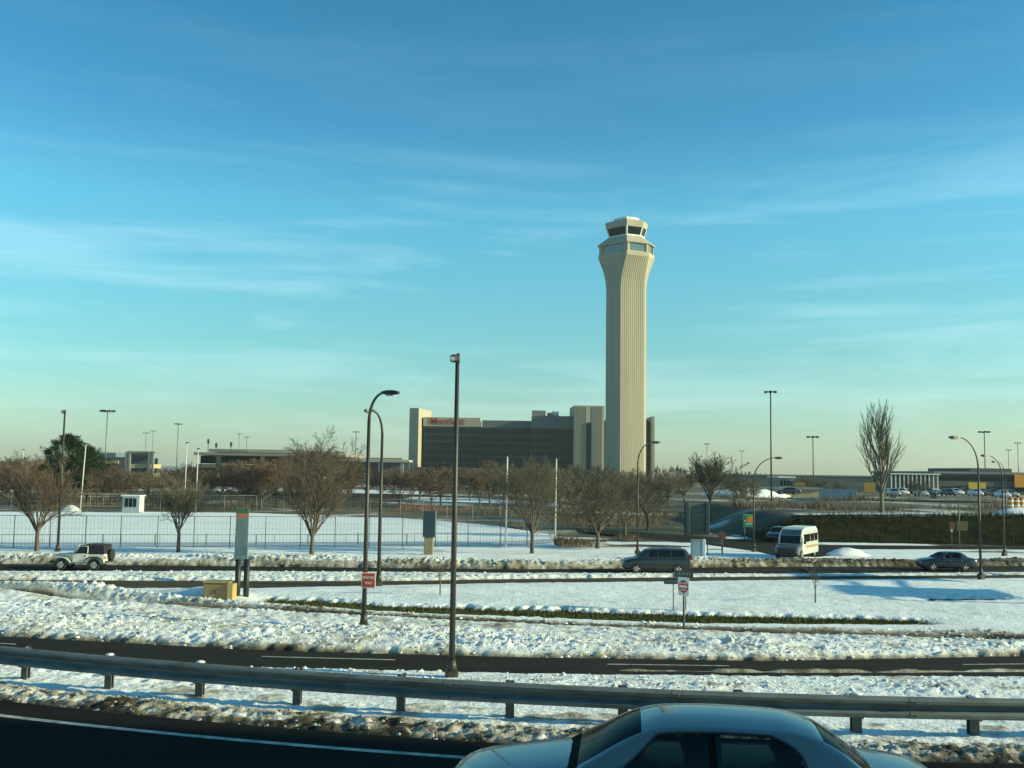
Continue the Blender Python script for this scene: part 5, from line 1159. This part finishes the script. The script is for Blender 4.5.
# thickets of bare trees further off: four built once, then copied
BG = []
def bg_spec(k): return dict(seed=100 + k * 7, H=8.0, trunk_frac=.2, spread=.95 + .1 * (k % 2), kids=(11, 7, 7, 5), tr=.15, shape='round', thin=.024)
def bg_tree(k, twig, px, py_top, Y, label, group, z=0.0, sx=1.0):
    p = at(px, 480, Y); p.z = z; h = at(px, py_top, Y).z - z; rz = (px * 1.7) % 6.28
    for kk, tw_, o in BG:
        if kk == k and tw_ is twig: return dup(o, p, rz, label, group, (h / 8 * sx, h / 8 * sx, h / 8))
    o = make_tree('bare_tree', label, p, bg_spec(k), group, M_BARK, twig, rz=rz); o.scale = (h / 8 * sx, h / 8 * sx, h / 8); BG.append((k, twig, o)); return o
LG = 'brown bare trees behind the far field fence'
for i, (px, pt, Y) in enumerate(((6, 462, 175), (28, 454, 185), (48, 459, 180), (112, 463, 190), (130, 468, 185), (163, 466, 200), (190, 462, 215), (256, 458, 220), (270, 463, 200), (285, 455, 230), (322, 452, 225), (341, 458, 215), (352, 464, 240), (98, 470, 175), (-6, 458, 180), (16, 458, 200), (38, 452, 205), (60, 466, 178), (88, 464, 210), (146, 470, 190), (178, 472, 185), (243, 466, 195), (298, 452, 190), (312, 456, 250), (333, 456, 185), (366, 462, 230), (382, 466, 220), (232, 460, 165), (247, 457, 172), (262, 455, 160), (277, 458, 168), (290, 452, 175), (338, 460, 165), (349, 456, 200), (222, 466, 180), (205, 468, 175), (20, 461, 160), (4, 455, 190), (104, 466, 165), (120, 470, 168), (150, 474, 172))):
    bg_tree(i % 3, M_TWIGR if i % 3 != 1 else M_TWIG, px, pt, Y, 'bare brown tree in the thicket beyond the far fence of the field', LG, sx=1.1)
HGp = 'reddish bare trees in front of the hotel'
for i, (px, pt, Y) in enumerate(((400, 466, 185), (412, 470, 200), (441, 460, 180), (455, 463, 190), (470, 466, 210), (490, 459, 185), (504, 465, 200), (548, 464, 190), (573, 463, 195), (590, 466, 180), (610, 465, 190), (560, 470, 150), (578, 474, 140), (420, 462, 215), (432, 468, 170), (480, 466, 175), (516, 462, 215), (531, 466, 180), (540, 462, 220), (566, 462, 215), (600, 464, 205), (620, 468, 170), (633, 466, 200), (645, 470, 185), (590, 472, 130), (612, 474, 135))):
    bg_tree((i + 1) % 3, M_TWIGR if px < 510 else M_TWIGG, px, pt, Y, 'reddish bare tree on the snowy lot in front of the hotel' if px < 510 else 'olive brown bare tree in the thicket below the control tower', HGp if px < 510 else 'olive bare trees below the control tower')
for i, (px, pt, Y, z) in enumerate(((668, 474, 210, 0), (684, 470, 230, 0), (735, 474, 190, 1), (748, 478, 170, 1), (806, 474, 240, 2), (820, 478, 230, 2), (838, 480, 250, 2), (915, 478, 180, 2.4))):
    bg_tree(i % 3, M_TWIGG, px, pt, Y, 'low bare tree scattered along the brown verge right of the control tower', 'bare trees along the verge right of the tower', z, 1.2)
# low brown brush: nobody could count it
def brush(name, label, regions, seed, m, hmax):
    rg = random.Random(seed); b = MB()
    for (x0, x1, y0, y1, z, n) in regions:
        for i in range(n):
            x, y = rg.uniform(x0, x1), rg.uniform(y0, y1); q = float(fbm(np.array([x * .22 + 50]), np.array([y * .16 + 50]), 3)[0]); h = rg.uniform(.25, 1) * hmax * min(1.5, max(.15, (q - .30) * 3.2))
            if q < .42 and rg.random() < .8: continue
            a = rg.uniform(0, 6.28); w_ = h * .05
            lx, ly = rg.gauss(0, .3) * h, rg.gauss(0, .3) * h
            b.add([(x - math.cos(a) * w_, y - math.sin(a) * w_, z), (x + math.cos(a) * w_, y + math.sin(a) * w_, z), (x + lx, y + ly, z + h)], [(0, 1, 2)])
    return tag(b.build(name, m), label, 'brush', kind='stuff')
def reg(px0, px1, y0, y1, z, n): return (at(px0, 480, (y0 + y1) / 2).x, at(px1, 480, (y0 + y1) / 2).x, y0, y1, z, n)
brush('undergrowth', 'brown leafless undergrowth in the beds and along the far verges', [reg(555, 610, 84, 92, .25, 2200), reg(590, 640, 92, 100, .2, 1600), reg(720, 900, 150, 168, 2.6, 3000), reg(500, 680, 118, 140, .1, 3500), reg(60, 250, 150, 170, 0, 3200), reg(660, 740, 120, 145, .4, 1800), reg(730, 930, 112, 126, 2.5, 5200), reg(930, 1100, 118, 135, 2.5, 3000), reg(-60, 420, 165, 235, 0, 9000), reg(480, 660, 140, 200, 0, 5000)], 4, M_BRUSH, 1.0)
brush('undergrowth', 'reddish low brush on the snowy lot in front of the hotel', [reg(400, 470, 158, 175, 0, 2600)], 6, mat('red_brush', (.26, .10, .07), .9, var=.4), .9)
rg = random.Random(21); b = MB()
for i in range(16000):
    x = rg.uniform(24, 105); u = rg.uniform(0.3, 8.5); q = float(_T[int(x * 1.3) % 256, int(u * 1.7 + 40) % 256])
    if q < .35 and rg.random() < .7: continue
    y = float(emb_b(x)) + u; top = np.interp(x, [20, 28, 50], [1.9, 2.2, 2.6]); z = (0.02 + top * float(sst(0, 6, np.array(u)))) * float(sst(23, 31, np.array(x))) - .05
    h = rg.uniform(.12, .5) * (.5 + q); a = rg.uniform(0, 6.28); w_ = rg.uniform(.02, .06)
    b.add([(x - math.cos(a) * w_, y - math.sin(a) * w_, z), (x + math.cos(a) * w_, y + math.sin(a) * w_, z), (x + rg.gauss(0, .15), y + rg.gauss(0, .15), z + h)], [(0, 1, 2)])
tag(b.build('undergrowth', mat('dark_weeds', (.050, .055, .026), .95, col2=(.03, .026, .014), scale=.5, spec=0.0)), 'dark weedy grass covering the slope of the long embankment', 'weeds', kind='stuff')
rg = random.Random(8); b = MB()
for i in range(9000):
    px = rg.uniform(-420, 1450); Y = rg.uniform(620, 1000); q = at(px, 470, Y); h = max(1.0, (5.5 + 3.5 * math.sin(px * .021) + 2.5 * math.sin(px * .067 + 1)) * rg.uniform(.5, 1.15)); z = rg.uniform(0, h * .8)
    a = rg.uniform(0, 6.28); w_ = rg.uniform(.8, 2.2)
    b.add([(q.x - math.cos(a) * w_, Y - math.sin(a) * w_, z - .5), (q.x + math.cos(a) * w_, Y + math.sin(a) * w_, z - .3), (q.x + rg.uniform(-1, 1), Y + rg.uniform(-1, 1), z + h * .35)], [(0, 1, 2)])
tag(b.build('treeline', mat('far_trees', (.085, .075, .055), .95, var=.4, scale=.05)), 'far low brown tree line along the hazy horizon', 'treeline', kind='stuff')
vb = MB(); rg = random.Random(31); xs = np.linspace(30, 46, 40); V = []; Fc = []
for x in xs: V += [(x, float(emb_b(x)) + 7.0 + .3 * rg.random(), 0.02 + float(np.interp(x, [20, 28, 50], [1.9, 2.2, 2.6])) + .13), (x, float(emb_b(x)) + 9.5 + rg.random(), 0.02 + float(np.interp(x, [20, 28, 50], [1.9, 2.2, 2.6])) + .15)]
for i in range(39): Fc.append((2 * i, 2 * i + 2, 2 * i + 3, 2 * i + 1))
vb.add(V, Fc); struct(vb.build('snow_verge', M_FSNOW))
# crumbled lumps of ploughed snow along the road edges: nobody could count them
cl = MB(); rg = random.Random(77)
def clod(x, y, z, r_):
    P = []
    for d in ((1, 0, 0), (.3, .95, 0), (-.8, .6, 0), (-.8, -.6, 0), (.3, -.95, 0), (.1, .1, .9), (-.1, 0, -.7)): k = r_ * rg.uniform(.65, 1.25); P.append((x + d[0] * k, y + d[1] * k, z + d[2] * k * .6 + rg.uniform(-.2, .2) * r_))
    cl.add(P, [(0, 1, 5), (1, 2, 5), (2, 3, 5), (3, 4, 5), (4, 0, 5), (1, 0, 6), (2, 1, 6), (3, 2, 6), (4, 3, 6), (0, 4, 6)])
sn = snow.data; sco = np.empty(len(sn.vertices) * 3, np.float32); sn.vertices.foreach_get('co', sco); sco = sco.reshape(-1, 3)
nxs = len(np.arange(-52, 52.01, 0.11)); sx0, sy0 = float(sco[0, 0]), float(sco[0, 1])
def snow_z(x, y):
    i = int(round((x - sx0) / .11)); j = int(round((y - sy0) / .095)); q = j * nxs + i
    return float(sco[q, 2]) if 0 <= i < nxs and 0 <= q < len(sco) else 0.0
for f_, o0, o1, n_ in ((A_far, .05, 4.5, 3600), (A_near, -3.4, -.3, 1500), (D_far, .2, 3.0, 1500), (D_near, -2.0, -.3, 700), (L1, .5, 2.2, 700)):
    for i in range(n_):
        x = rg.uniform(-34, 34); y = float(f_(x)) + o0 + (o1 - o0) * rg.random()
        clod(x, y, snow_z(x, y) + .005, rg.choice((.035, .045, .05, .06, .08, .11)))
cl_snow = cl; cl = MB()
for i in range(1100):
    x = rg.uniform(-14, 14); d = rg.uniform(-1.6, -.4); y = float(rail_y(x)) + d; zz, _ = near_bank(np.array([x]), np.array([y])); clod(x, y, float(zz[0]) - .005, rg.choice((.02, .03, .03, .045, .06)))
tag(cl.build('snow_crumbs', mat('sooty_snow', (.50, .48, .42), .9, col2=(.16, .14, .10), scale=1.3)), 'sooty frozen snow crumbs on the bank below the guard rail', 'snow', kind='stuff')
tag(cl_snow.build('snow_crumbs', mat('grubby_snow', (.80, .82, .82), .85, col2=(.60, .58, .52), scale=.9)), 'crumbled lumps of ploughed snow strewn along the road edges', 'snow', kind='stuff')
# heaps of cleared snow
def heap(label, px, py, w_, h, Y=None, seed=1):
    p = at(px, py, Y) if Y else gp(px, py); p.z = (at(px, py, Y).z if Y else 0) ; rg = random.Random(seed); b = MB(); rings = []
    for r, z in ((1, -.15), (.93, .12), (.75, .45), (.5, .78), (.25, .95), (.06, 1.0)): rings.append([(math.cos(a) * w_ * r * rg.uniform(.86, 1.14), math.sin(a) * w_ * .6 * r * rg.uniform(.86, 1.14), h * z * rg.uniform(.9, 1.1)) for a in [k * .3927 for k in range(16)]])
    b.loft(rings); o = b.build('snow_heap', M_CAP); o.location = p; return tag(o, label, 'snow heap')
heap('pointed heap of ploughed snow right of the shuttle van', 847, 555.5, 1.9, .62, seed=2)
heap('small white snow heap at the back fence beside the leaning pale pole', 70, 511, 1.5, .85, 143, 3)
heap('long white snow mound on the ramp left of the tallest mast', 745, 496, 9, 1.6, 200, 4)
heap('snow heap at the far right edge on top of the embankment', 1018, 517, 3.0, 1.0, 110, 5)

# ------------------------------------------------------------ far structures
def block(name, label, cat, px0, px1, py_top, Y, depth, m, z0=0.0, parts=(), roof=None):
    x0, x1 = at(px0, 470, Y).x, at(px1, 470, Y).x; zt_ = at((px0 + px1) / 2, py_top, Y).z
    t = thing(name, label, cat, ((x0 + x1) / 2, Y, z0)); w = x1 - x0; h = zt_ - z0
    b = MB(); b.box((0, depth / 2, h / 2), (w, depth, h)); wl = b.build('wall', m, t)
    b = MB(); b.box((0, depth / 2, h + .25), (w + .8, depth + .8, .5)); b.build('roof', roof or M_GREYC, t)
    return t, w, h
def windows(t, w, h, rows, n, m=M_GLASS, band=False):
    for r in range(rows):
        z = h * (r + .55) / rows; b = MB()
        if band: b.box((0, -.02, z), (w * .94, .12, h / rows * .42))
        else:
            for i in range(n): b.box((-w * .46 + w * .92 * (i + .5) / n, -.02, z), (w * .92 / n * .68, .12, h / rows * .45))
        b.build('window', m, t)
# left: raised roadway with flat roofed concrete terminal and round piers
Y = 330; t = thing('concrete_terminal', 'long flat roofed concrete terminal with deep eaves on the left skyline', 'terminal', (0, Y, 0))
def seg_box(name, px0, px1, py0, py1, y0, dep, m):
    x0, x1 = at(px0, 470, y0).x, at(px1, 470, y0).x; zt_, zb_ = at((px0 + px1) / 2, py0, y0).z, at((px0 + px1) / 2, py1, y0).z
    b = MB(); b.box(((x0 + x1) / 2, y0 - Y + dep / 2, (zt_ + zb_) / 2), (x1 - x0, dep, zt_ - zb_)); return b.build(name, m, t)
seg_box('roof', 208, 300, 449.5, 452.5, Y + 4, 40, M_GREYC); seg_box('eaves', 193, 345, 453.2, 456, Y - 6, 44, M_BROWNC); seg_box('glazed_wall', 200, 300, 456.2, 464, Y + 12, 20, M_GLASS)
seg_box('lower_wall', 196, 262, 464.2, 468, Y + 2, 30, M_TAN); seg_box('base_wall', 190, 340, 468.2, 486, Y + 6, 26, M_DGREYC); seg_box('parapet', 247, 345, 451, 453, Y - 5, 3, M_BEIGE)
for px in (218, 262, 300):
    b = MB(); x = at(px, 470, Y - 3).x; b.tube([(x, -3, 0), (x, -3, at(px, 457, Y - 3).z), (x, -3, at(px, 456.2, Y - 3).z)], [.7, .7, 1.8], 12); b.build('pier', M_GREYC, t)
for px, py in ((205, 441), (213, 445), (228, 444)):
    b = MB(); q = at(px, py, Y + 20); zr = at(px, 450, Y + 20).z; b.tube([(q.x, 24, zr - 1), (q.x, 24, q.z)], .12, 5); b.box((q.x, 24, q.z), (.8, .5, 1.6), 0, .1); b.build('roof_light', M_DGREYC, t)
t2 = thing('elevated_roadway', 'raised concrete roadway deck on piers running behind the trees towards the hotel', 'bridge', (0, 390, 0)); Y = 390; t = t2
x0, x1 = at(320, 470, 390).x, at(409, 470, 390).x
seg_box('deck', 290, 409, 459.2, 461.2, 390, 14, M_BEIGE); seg_box('parapet', 300, 402, 457.4, 459, 391, .6, M_BROWNC)
seg_box('screen_wall', 290, 409, 461.6, 490, 396, 2, M_DGREYC)
for px in (305, 330, 355, 380, 402):
    b = MB(); x = at(px, 470, 392).x; b.box((x, 1.6, at(px, 461.4, 392).z / 2), (1.2, 1.6, at(px, 461.4, 392).z)); b.build('pier', M_GREYC, t2)
# parking structure with beige panels behind the booth
Y = 300; t = thing('parking_deck', 'small open parking deck with beige parapet panels behind the thicket at left', 'parking deck', (0, Y, 0))
for px in (125.5, 128.5, 148.5, 152):
    x = at(px, 470, Y).x; b = MB(); b.box((x, .3, at(px, 452, Y).z / 2), (.7, .7, at(px, 452, Y).z)); b.build('column', M_GREYC, t)
seg_box('roof_beam', 126, 154, 451.2, 452.6, Y, 12, M_GREYC); seg_box('parapet', 129, 147, 464, 468.2, Y + .5, 12, M_TAN); seg_box('parapet', 129, 147, 473, 477.8, Y + .4, 12, mat('pale_tan_wall', (.56, .45, .27), .85)); seg_box('back_wall', 127, 153, 453, 486, Y + 12.5, 1, M_DGREYC)
Y = 360; t = thing('low_terminal', 'low dark terminal wing with tan fascia between the evergreen and the parking deck', 'terminal', (0, Y, 0))
seg_box('wall', 78, 128, 457, 484, Y, 30, M_DGREYC); seg_box('fascia', 90, 118, 460.5, 463.5, Y - .6, .5, M_TAN); seg_box('roof', 98, 115, 452.5, 456.8, Y + 4, 20, mat('blue_grey_roof', (.12, .19, .24), .6))
t, w, h = block('flat_building', 'flat grey building at the far left edge of the skyline', 'building', -60, 22, 462, 420, 20, M_GREYC); windows(t, w, h, 2, 14)
# right
Y = 205; zt0 = at(912, 473.5, Y).z; zb0 = at(912, 489.5, Y).z; x0, x1 = at(889, 480, Y).x, at(935, 480, Y).x
t = thing('footbridge', 'white ribbed covered footbridge right of the poplar', 'bridge', ((x0 + x1) / 2, Y, zb0)); w = x1 - x0; h = zt0 - zb0
b = MB(); b.box((0, 0, h - .12), (w + 1.0, 3.2, .24), 0, .05); b.build('roof', M_CONCW, t); b = MB(); b.box((0, 0, .1), (w + .6, 3.0, .25), 0, .05); b.build('deck', M_CONCW, t)
b = MB(); b.box((0, .2, h / 2), (w, 2.2, h - .5)); b.build('glazed_wall', mat('bridge_glass', (.10, .10, .075), .3, var=.3), t)
for i in range(12):
    b = MB(); b.box((-w / 2 + w * i / 11, -1.25, h / 2 - .02), (.20, .30, h - .42)); b.build('rib', M_CONCW, t)
for x in (-w * .42, w * .46):
    b = MB(); b.box((x, 0, -zb0 / 2 + 1.0), (.7, 1.4, zb0 - 2.1)); b.build('pier', M_GREYC, t)
t, w, h = block('dark_terminal', 'long dark grey terminal at the right edge with a raised middle', 'terminal', 935, 1090, 474.5, 235, 40, M_DGREYC, 2.4); windows(t, w, h, 2, 1, band=True)
b = MB(); xa, xb = at(974, 470, 235).x, at(1016, 470, 235).x; za, zb_ = at(995, 474.5, 235).z - 2.4, at(995, 470.5, 235).z - 2.4; b.box(((xa + xb) / 2 - t.location.x, 14, (za + zb_) / 2 + .5), (xb - xa, 24, zb_ - za)); b.build('penthouse', M_DGREYC, t)
for px0, px1, py0, py1, m_, nm in ((968, 985, 482.5, 490, M_YEL, 'yellow_panel'), (1014, 1032, 474.8, 487.5, M_ORG, 'orange_panel')):
    xa, xb = at(px0, 480, 234.6).x, at(px1, 480, 234.6).x; za, zb_ = at((px0 + px1) / 2, py1, 234.6).z - 2.4, at((px0 + px1) / 2, py0, 234.6).z - 2.4
    b = MB(); b.box(((xa + xb) / 2 - t.location.x, -.5, (za + zb_) / 2), (xb - xa, .3, zb_ - za), 0, .03); b.build(nm, m_, t)
t, w, h = block('terminal_wing', 'low hazy terminal wing on the horizon left of the poplar', 'terminal', 740, 935, 476.5, 400, 30, M_DGREYC); windows(t, w, h, 2, 1, mat('hazy_glass', (.05, .07, .08), .4), True)
t, w, h = block('small_building', 'small flat building with a white roof edge between the two right masts', 'building', 779, 794, 478, 300, 12, M_GREYC, 2, roof=M_CONCW); windows(t, w, h, 1, 4)
t, w, h = block('retaining_wall', 'sandy retaining wall beyond the ramp, crossing behind the tallest mast', 'wall', 735, 820, 489.5, 225, 4, M_TAN, 1.5)
for px, w_, lab in ((800, 10, 'square dull yellow board on the ramp right of the tallest mast'), (869.5, 11, 'square dull yellow board just left of the poplar')):
    Y = 230; q = at(px, 487.5, Y); t = thing('yellow_board', lab, 'sign', (q.x, Y, 2.5)); b = MB(); b.box((0, 0, q.z - 2.5), (w_ * .23, .12, 2.2), 0, .03); b.build('board', mat('dull_yellow_board', (.34, .22, .03), .6), t)
    for s in (-.8, .8): post_tube(t, s, .1, q.z - 2.5, .07)
t, w, h = block('ochre_building', 'long low ochre shed on the horizon behind the ramp', 'building', 838, 862, 497, 190, 6, mat('ochre_wall', (.34, .23, .08), .8), 2.5); windows(t, w, h, 1, 6)
Y = 172; q = at(838, 503, Y)
t = thing('blue_barrier', 'blue barrier panels along the ramp left of the poplar', 'barrier', (q.x, Y, 2.5))
for i in range(3):
    b = MB(); b.box(((i - 1) * 2.2, 0, .9), (2.05, .12, 1.5), 0, .03); b.build('panel', mat('barrier_blue', (.07, .17, .28), .5, var=.3), t)
# row of construction cones / barrels glimpsed at the right edge
Y = 112; q = at(1017, 512, Y)
for i, px in enumerate((1011, 1017, 1022)):
    q = at(px, 514, 112); t = thing('traffic_barrel', ('leftmost', 'middle', 'rightmost')[i] + ' of three orange striped traffic barrels at the right edge of the embankment', 'barrel', (q.x, 112, 2.9), 0, 'orange barrels')
    b = MB(); b.tube([(0, 0, 0), (0, 0, .12), (0, 0, 1.4)], [.42, .34, .28], 14); b.build('body', M_ORG, t)
    for z in (.45, .95): b = MB(); b.tube([(0, 0, z), (0, 0, z + .2)], .345 - z * .03, 14); b.build('white_band', M_WHITE, t)

# ------------------------------------------------------------ just outside the picture on the right
t = thing('terminal_building', 'tall concrete terminal building beside the near road, beyond the right edge of the view', 'building', (67, -28.3, ZN))  # unseen block, added and sized to throw shade over the near road
b = MB(); b.box((0, 0, 12.9), (15, 67, 27)); b.build('wall', M_GREYC, t)
b = MB(); b.box((0, 0, 26.7), (15.6, 67.6, .6)); b.build('roof', M_CONC, t)
for k in range(6):
    b = MB(); b.box((-7.52, 0, 3 + 4 * k), (.12, 62, 1.7)); b.build('window', M_GLASS, t)
t = thing('sign_gantry', 'grey roadside gantry holding two large road sign panels beyond the right edge', 'gantry', (47, 58, 0))
for y in (-8.5, 8.5):
    b = MB(); b.tube([(0, y, -.3), (0, y, 8.6)], [.22, .16], 10); b.build('post', M_POLEG, t)
b = MB(); b.tube([(0, -8.5, 8.3), (0, 8.5, 8.3)], .12, 8); b.tube([(0, -8.5, 7.4), (0, 8.5, 7.4)], .12, 8); b.build('beam', M_POLEG, t)
for y in (-4.4, 3.4):
    b = MB(); b.box((-.2, y, 7.4), (.08, 4.4, 2.8), 0, .02); b.build('panel', M_GRN, t)

hz_ = MB(); hz_.box((0, 1850, 58), (13000, 4700, 119))
M_HAZE = bpy.data.materials.new('haze'); M_HAZE.use_nodes = True; t_ = M_HAZE.node_tree; t_.nodes.clear()
pv = t_.nodes.new('ShaderNodeVolumePrincipled'); pv.inputs['Density'].default_value = 0.00013; pv.inputs['Color'].default_value = (0.80, 0.90, 0.92, 1); pv.inputs['Anisotropy'].default_value = 0.2
mo = t_.nodes.new('ShaderNodeOutputMaterial'); t_.links.new(pv.outputs[0], mo.inputs['Volume'])
hzo = hz_.build('haze', M_HAZE); hzo['kind'] = 'stuff'; hzo['label'] = 'thin pale winter haze over the airport'; hzo['category'] = 'haze'
